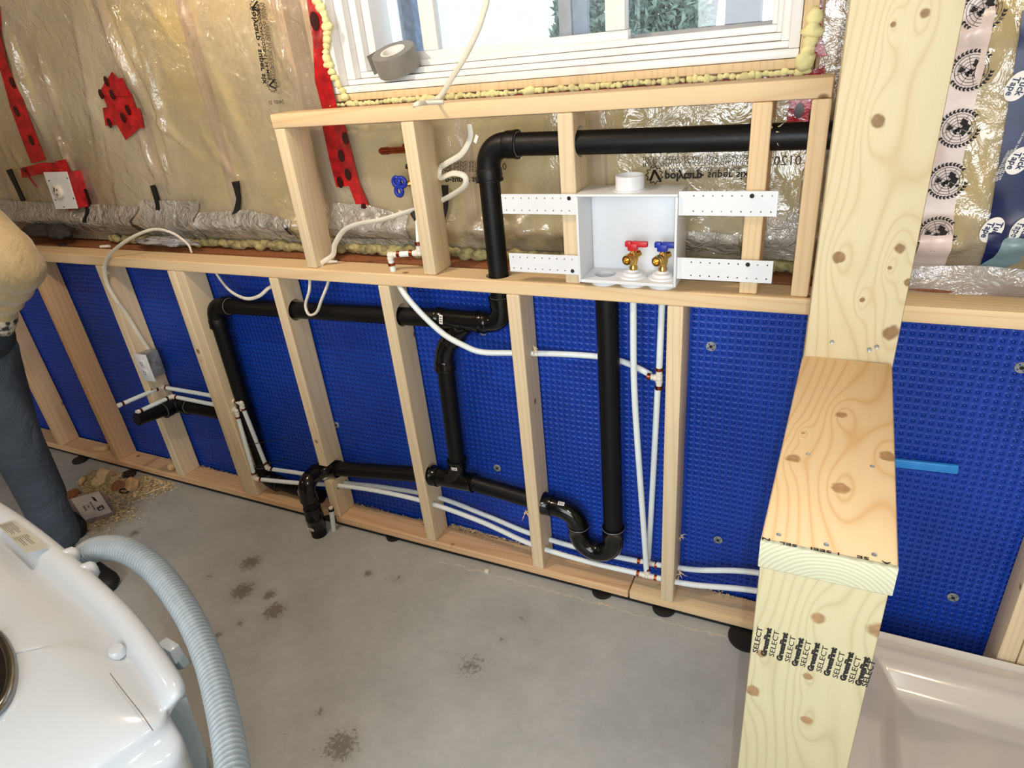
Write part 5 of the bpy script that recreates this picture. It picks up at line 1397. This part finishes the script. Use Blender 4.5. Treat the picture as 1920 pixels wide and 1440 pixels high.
# ribbed hose (attached: part of the appliance)
hp_ = spline([P(128, 1072, z=.80), P(150, 1048, z=.85), P(185, 1029, z=.88), P(235, 1032, z=.90), P(290, 1068, z=.90), P(345, 1140, z=.90), P(388, 1230, z=.90), P(416, 1330, z=.905), P(433, 1420, z=.91), P(440, 1500, z=.915), P(443, 1600, z=.92)], 60)
dist = [0]
for a_, b_ in zip(hp_[:-1], hp_[1:]): dist.append(dist[-1]+(b_-a_).length)
hu = []; step_ = .0011; i_ = 0; tot_ = dist[-1]
for k in range(int(tot_/step_)):
    t = k*step_
    while dist[i_+1] < t: i_ += 1
    hu.append(hp_[i_].lerp(hp_[i_+1], (t-dist[i_])/max(dist[i_+1]-dist[i_], 1e-9)))
hp_ = hu; dist = [k*step_ for k in range(len(hu))]
rad = []
for s_ in dist:
    fade = min(1, max(.15, (s_-.03)/.08)); ph = (s_/.0086) % 1
    base = .0215-.0045*min(1, s_/.55)
    rad.append(base*(1+.15*fade*math.cos(ph*2*math.pi)))
M_hose = plain('grey_hose', (134, 143, 147), .42, var=.05)
hv_, hf_ = tube_data(hp_, rad, 24); link('ribbed_hose', newmesh('hose', hv_, hf_, True), M_hose, ap)

# ---------------------------------------------------------------- person at the left edge
def skin_body(name, nodes, edges, mat, parent, levels=2, shape=None):
    """nodes: {key: (pos, rx, ry)}; grows one surface round the joints"""
    keys = list(nodes); me = bpy.data.meshes.new(name)
    me.from_pydata([tuple(nodes[k][0]) for k in keys], [(keys.index(a_), keys.index(b_)) for a_, b_ in edges], [])
    o = bpy.data.objects.new(name, me); COL.objects.link(o)
    sk = o.modifiers.new('skin', 'SKIN'); sk.use_smooth_shade = True
    ly = me.skin_vertices[0].data if me.skin_vertices else None
    if ly is None: me.attributes.new if False else None
    for i, k in enumerate(keys):
        me.skin_vertices[0].data[i].radius = (nodes[k][1], nodes[k][2])
    me.skin_vertices[0].data[0].use_root = True
    sb_ = o.modifiers.new('sub', 'SUBSURF'); sb_.levels = levels; sb_.render_levels = levels
    dg = bpy.context.evaluated_depsgraph_get(); dg.update()
    m2 = bpy.data.meshes.new_from_object(o.evaluated_get(dg)); bpy.data.objects.remove(o)
    if shape:
        for v in m2.vertices: v.co = shape(v.co)
    m2.materials.clear(); m2.polygons.foreach_set('use_smooth', [True]*len(m2.polygons))
    return link(name, m2, mat, parent)
pe = thing('person', 'person in a khaki jumper and dark blue jeans standing at the left edge, arm bent', 'person', (-1.08, -.55, 0))
M_skin = plain('skin', (205, 150, 120), .55, var=.05)
a = NT('blue_jeans'); tc = a.n('ShaderNodeTexCoord').outputs['Object']
f = a.noise(tc, 5, 4); g = a.noise(tc, 300, 3)
a.bump(a.noise(tc, 9, 4, .6, 1), .8, .02)
a.set(Base_Color=a.mix(a.math('MULTIPLY', g, .3), a.ramp(f, [(.3, lin((40, 48, 58))), (.7, lin((62, 72, 84)))]), lin((84, 92, 102))), Roughness=.9); M_jean = a.m
a = NT('khaki_knit'); tc = a.n('ShaderNodeTexCoord').outputs['Object']
f = a.noise(tc, 7, 3); wv = a.n('ShaderNodeTexWave'); wv.inputs['Scale'].default_value = 90; wv.inputs['Distortion'].default_value = 3; a.l(tc, wv)
a.bump(a.math('ADD', a.math('MULTIPLY', wv.outputs[1], .03), a.noise(tc, 16, 3, .6, 1.5)), .8, .012)
a.set(Base_Color=a.ramp(f, [(.3, lin((140, 120, 84))), (.7, lin((172, 152, 112)))]), Roughness=.95, Sheen_Weight=.3); M_knit = a.m
a = NT('speckled_cuff'); tc = a.n('ShaderNodeTexCoord').outputs['Object']
mp = a.n('ShaderNodeMapping'); mp.inputs['Scale'].default_value = (60, 60, 22); a.l(tc, mp)
a.set(Base_Color=a.ramp(a.noise(mp.outputs[0], 1.0, 2), [(.42, lin((38, 44, 48))), (.56, lin((186, 178, 156)))]), Roughness=.95); M_cuff = a.m
M_navyk = plain('navy_knit', (26, 34, 44), .95, var=.2)
M_boot = plain('black_boot', (20, 20, 22), .5)
M_hair = plain('brown_hair', (70, 48, 32), .7, var=.3, nscale=60)
# right leg is the one seen; the figure faces away to the left (-x)
Vx = Vector
body = {'pel': (Vx((-1.16, -.52, .97)), .15, .17), 'wai': (Vx((-1.16, -.52, 1.10)), .14, .16), 'che': (Vx((-1.14, -.52, 1.30)), .155, .19), 'sho': (Vx((-1.13, -.52, 1.46)), .12, .18), 'nec': (Vx((-1.14, -.52, 1.56)), .058, .058), 'hed': (Vx((-1.16, -.52, 1.63)), .06, .06)}
skin_body('torso', {k: body[k] for k in ('pel', 'wai', 'che', 'sho')}, [('pel', 'wai'), ('wai', 'che'), ('che', 'sho')], M_knit, pe)
# jeans: hips and both legs, one surface
jn = {'c': (Vx((-1.15, -.50, .95)), .12, .13), 'h1': (Vx((-1.03, -.54, .82)), .10, .10), 'i1': (Vx((-1.02, -.55, .66)), .092, .092), 'k1': (Vx((-1.03, -.55, .50)), .080, .082), 'j1': (Vx((-1.05, -.548, .28)), .074, .076), 'a1': (Vx((-1.06, -.545, .11)), .070, .072), 'h2': (Vx((-1.19, -.44, .84)), .10, .10), 'k2': (Vx((-1.30, -.42, .50)), .075, .075), 'a2': (Vx((-1.36, -.40, .10)), .066, .066)}
def tuck(co): return co
skin_body('jeans', jn, [('c', 'h1'), ('h1', 'i1'), ('i1', 'k1'), ('k1', 'j1'), ('j1', 'a1'), ('c', 'h2'), ('h2', 'k2'), ('k2', 'a2')], M_jean, pe)
# arm seen: shoulder above the frame, elbow at the plate, wrist back at the waist
el = P(28, 482, y=-.50); el = Vector((el.x-.03, -.50, el.z-.02))
shp = Vector((-.98, -.50, 1.46)); wr = P(0, 590, y=-.52)
arm = spline([shp+Vector((-.05, 0, .03)), shp, shp.lerp(el, .5)+Vector((.03, 0, .01)), el.lerp(shp, .12)+Vector((.018, 0, .01)), el+Vector((.004, 0, -.012)), el.lerp(wr, .35)+Vector((.0, 0, -.012)), el.lerp(wr, .7), wr], 9)
na = len(arm)
def ar(t):
    base = .086 if t < .15 else .086-(t-.15)*.055
    bend = math.exp(-((t-.56)/.10)**2)*.010
    return base+bend+.0035*math.sin(t*46)*(1 if .4 < t < .98 else 0)
link('sleeve', tube(arm, [ar(i/(na-1)) for i in range(na)], 28), M_knit, pe)
fdir = (wr-el).normalized()
link('cuff', tube([wr-fdir*.02, wr+fdir*.01, wr+fdir*.045, wr+fdir*.065], [.041, .046, .044, .040], 24), M_cuff, pe)
w2_ = wr+fdir*.06
link('glove_cuff', tube(spline([w2_, w2_+fdir*.03+Vector((0, 0, -.008)), w2_+fdir*.062+Vector((-.02, 0, -.012)), w2_+fdir*.085+Vector((-.05, 0, -.012))], 5), [.040+.010*math.sin(k/15*math.pi) for k in range(16)], 24), M_navyk, pe)
# hand: palm and five fingers, resting at the waist
hb = w2_+fdir*.085+Vector((-.07, 0, -.012)); hdx = Vector((-.95, .0, -.30)).normalized(); sdv = Vector((.1, -1, 0)).normalized()
hn = {'w': (hb, .026, .022), 'p': (hb+hdx*.05, .034, .018), 'q': (hb+hdx*.085, .034, .016)}
he = [('w', 'p'), ('p', 'q')]
for i_, (off, ln_) in enumerate(((-.028, .068), (-.010, .080), (.010, .075), (.028, .060))):
    b0 = hb+hdx*.085+sdv*off; b1 = b0+hdx*ln_*.5; b2 = b1+(hdx+Vector((-.4, 0, .2))).normalized()*ln_*.5
    hn['b%d' % i_] = (b0, .010, .010); hn['c%d' % i_] = (b1, .009, .009); hn['d%d' % i_] = (b2, .007, .007)
    he += [('q', 'b%d' % i_), ('b%d' % i_, 'c%d' % i_), ('c%d' % i_, 'd%d' % i_)]
t0 = hb+hdx*.03-sdv*.028; t1 = t0+(hdx-sdv*.9).normalized()*.035; t2 = t1+(hdx-sdv*.2).normalized()*.03
hn['t0'] = (t0, .012, .012); hn['t1'] = (t1, .011, .011); hn['t2'] = (t2, .008, .008); he += [('p', 't0'), ('t0', 't1'), ('t1', 't2')]
skin_body('gloved_hand', hn, he, M_navyk, pe)
# far arm
skin_body('sleeve', {'s': (Vx((-1.16, -.34, 1.45)), .08, .08), 'e': (Vx((-1.28, -.26, 1.17)), .055, .055), 'w': (Vx((-1.45, -.30, 1.03)), .042, .042)}, [('s', 'e'), ('e', 'w')], M_knit, pe)
# head with face, facing -x
hd_ = Vx((-1.17, -.52, 1.69))
bm = bmesh.new(); bmesh.ops.create_uvsphere(bm, u_segments=28, v_segments=20, radius=1)
for v in bm.verts:
    c = v.co; x, y, z = c.x*.098, c.y*.077, c.z*.118
    if c.x < 0: x -= .012*math.exp(-((c.y/.16)**2+((c.z+.05)/.16)**2))*1.6; x += .006*math.exp(-(((abs(c.y)-.35)/.18)**2+((c.z-.08)/.14)**2)); x -= .005*math.exp(-((c.y/.3)**2+((c.z+.42)/.09)**2))
    if c.z < -.3: y *= 1-.25*(-c.z-.3); x *= 1-.15*(-c.z-.3)
    v.co = hd_+Vector((x, y, z))
link('head', from_bm(bm, 'head', True), M_skin, pe)
link('neck', tube([(-1.14, -.52, 1.47), (-1.15, -.52, 1.60)], [.062, .056], 20), M_skin, pe)
for s in (-1, 1):
    link('eye', multi([lathe([(0, .010), (.006, .008), (.010, 0), (.006, -.008), (0, -.010)], 14, Matrix.Translation(hd_+Vector((-.088, .030*s, .010))))]), M_sticker, pe)
    link('ear', multi([lathe([(0, .007), (.016, .006), (.022, 0), (.016, -.004), (0, -.005)], 16, dirM(hd_+Vector((.005, .076*s, -.003)), (0, s, 0)))]), M_skin, pe)
link('mouth', tube([hd_+Vector((-.092, y_, -.050-abs(y_)*.15)) for y_ in (-.022, -.011, 0, .011, .022)], [.002, .004, .0045, .004, .002], 8), plain('lips', (170, 100, 90), .5), pe)
bm = bmesh.new(); bmesh.ops.create_uvsphere(bm, u_segments=28, v_segments=20, radius=1)
for v in list(bm.verts):
    c = v.co.copy(); v.co = hd_+Vector((c.x*.107+.006, c.y*.086, c.z*.126+.004))
bmesh.ops.delete(bm, geom=[v for v in bm.verts if (v.co.x-hd_.x < -.045 and v.co.z-hd_.z < .055) or v.co.z-hd_.z < -.065], context='VERTS')
link('hair', from_bm(bm, 'hair', True), M_hair, pe)
# boots
def boot(x, y, ang, big=1.0):
    R_ = Matrix.Translation((x, y, 0)) @ Matrix.Rotation(ang, 4, 'Z')
    V = []; prof = [(-.10, .036, .075), (-.085, .045, .10), (-.03, .046, .11), (.03, .046, .085), (.08, .050, .062), (.13, .052, .052), (.165, .044, .042), (.18, .022, .030)]
    n = 14
    for (px_, hw2, hh2) in prof:
        for k in range(n):
            t = 2*math.pi*k/n; yy = hw2*math.cos(t); zz = max(.0, hh2*.5+hh2*.5*math.sin(t)); V.append(R_ @ Vector((px_*big, yy*big, zz)))
    F = [(i*n+k, i*n+(k+1) % n, (i+1)*n+(k+1) % n, (i+1)*n+k) for i in range(len(prof)-1) for k in range(n)]+[tuple(range(n))[::-1], tuple((len(prof)-1)*n+k for k in range(n))]
    link('boot', newmesh('boot', V, F, True), M_boot, pe)
boot(-.985, -.555, math.radians(-8)); boot(-1.33, -.40, math.radians(170))
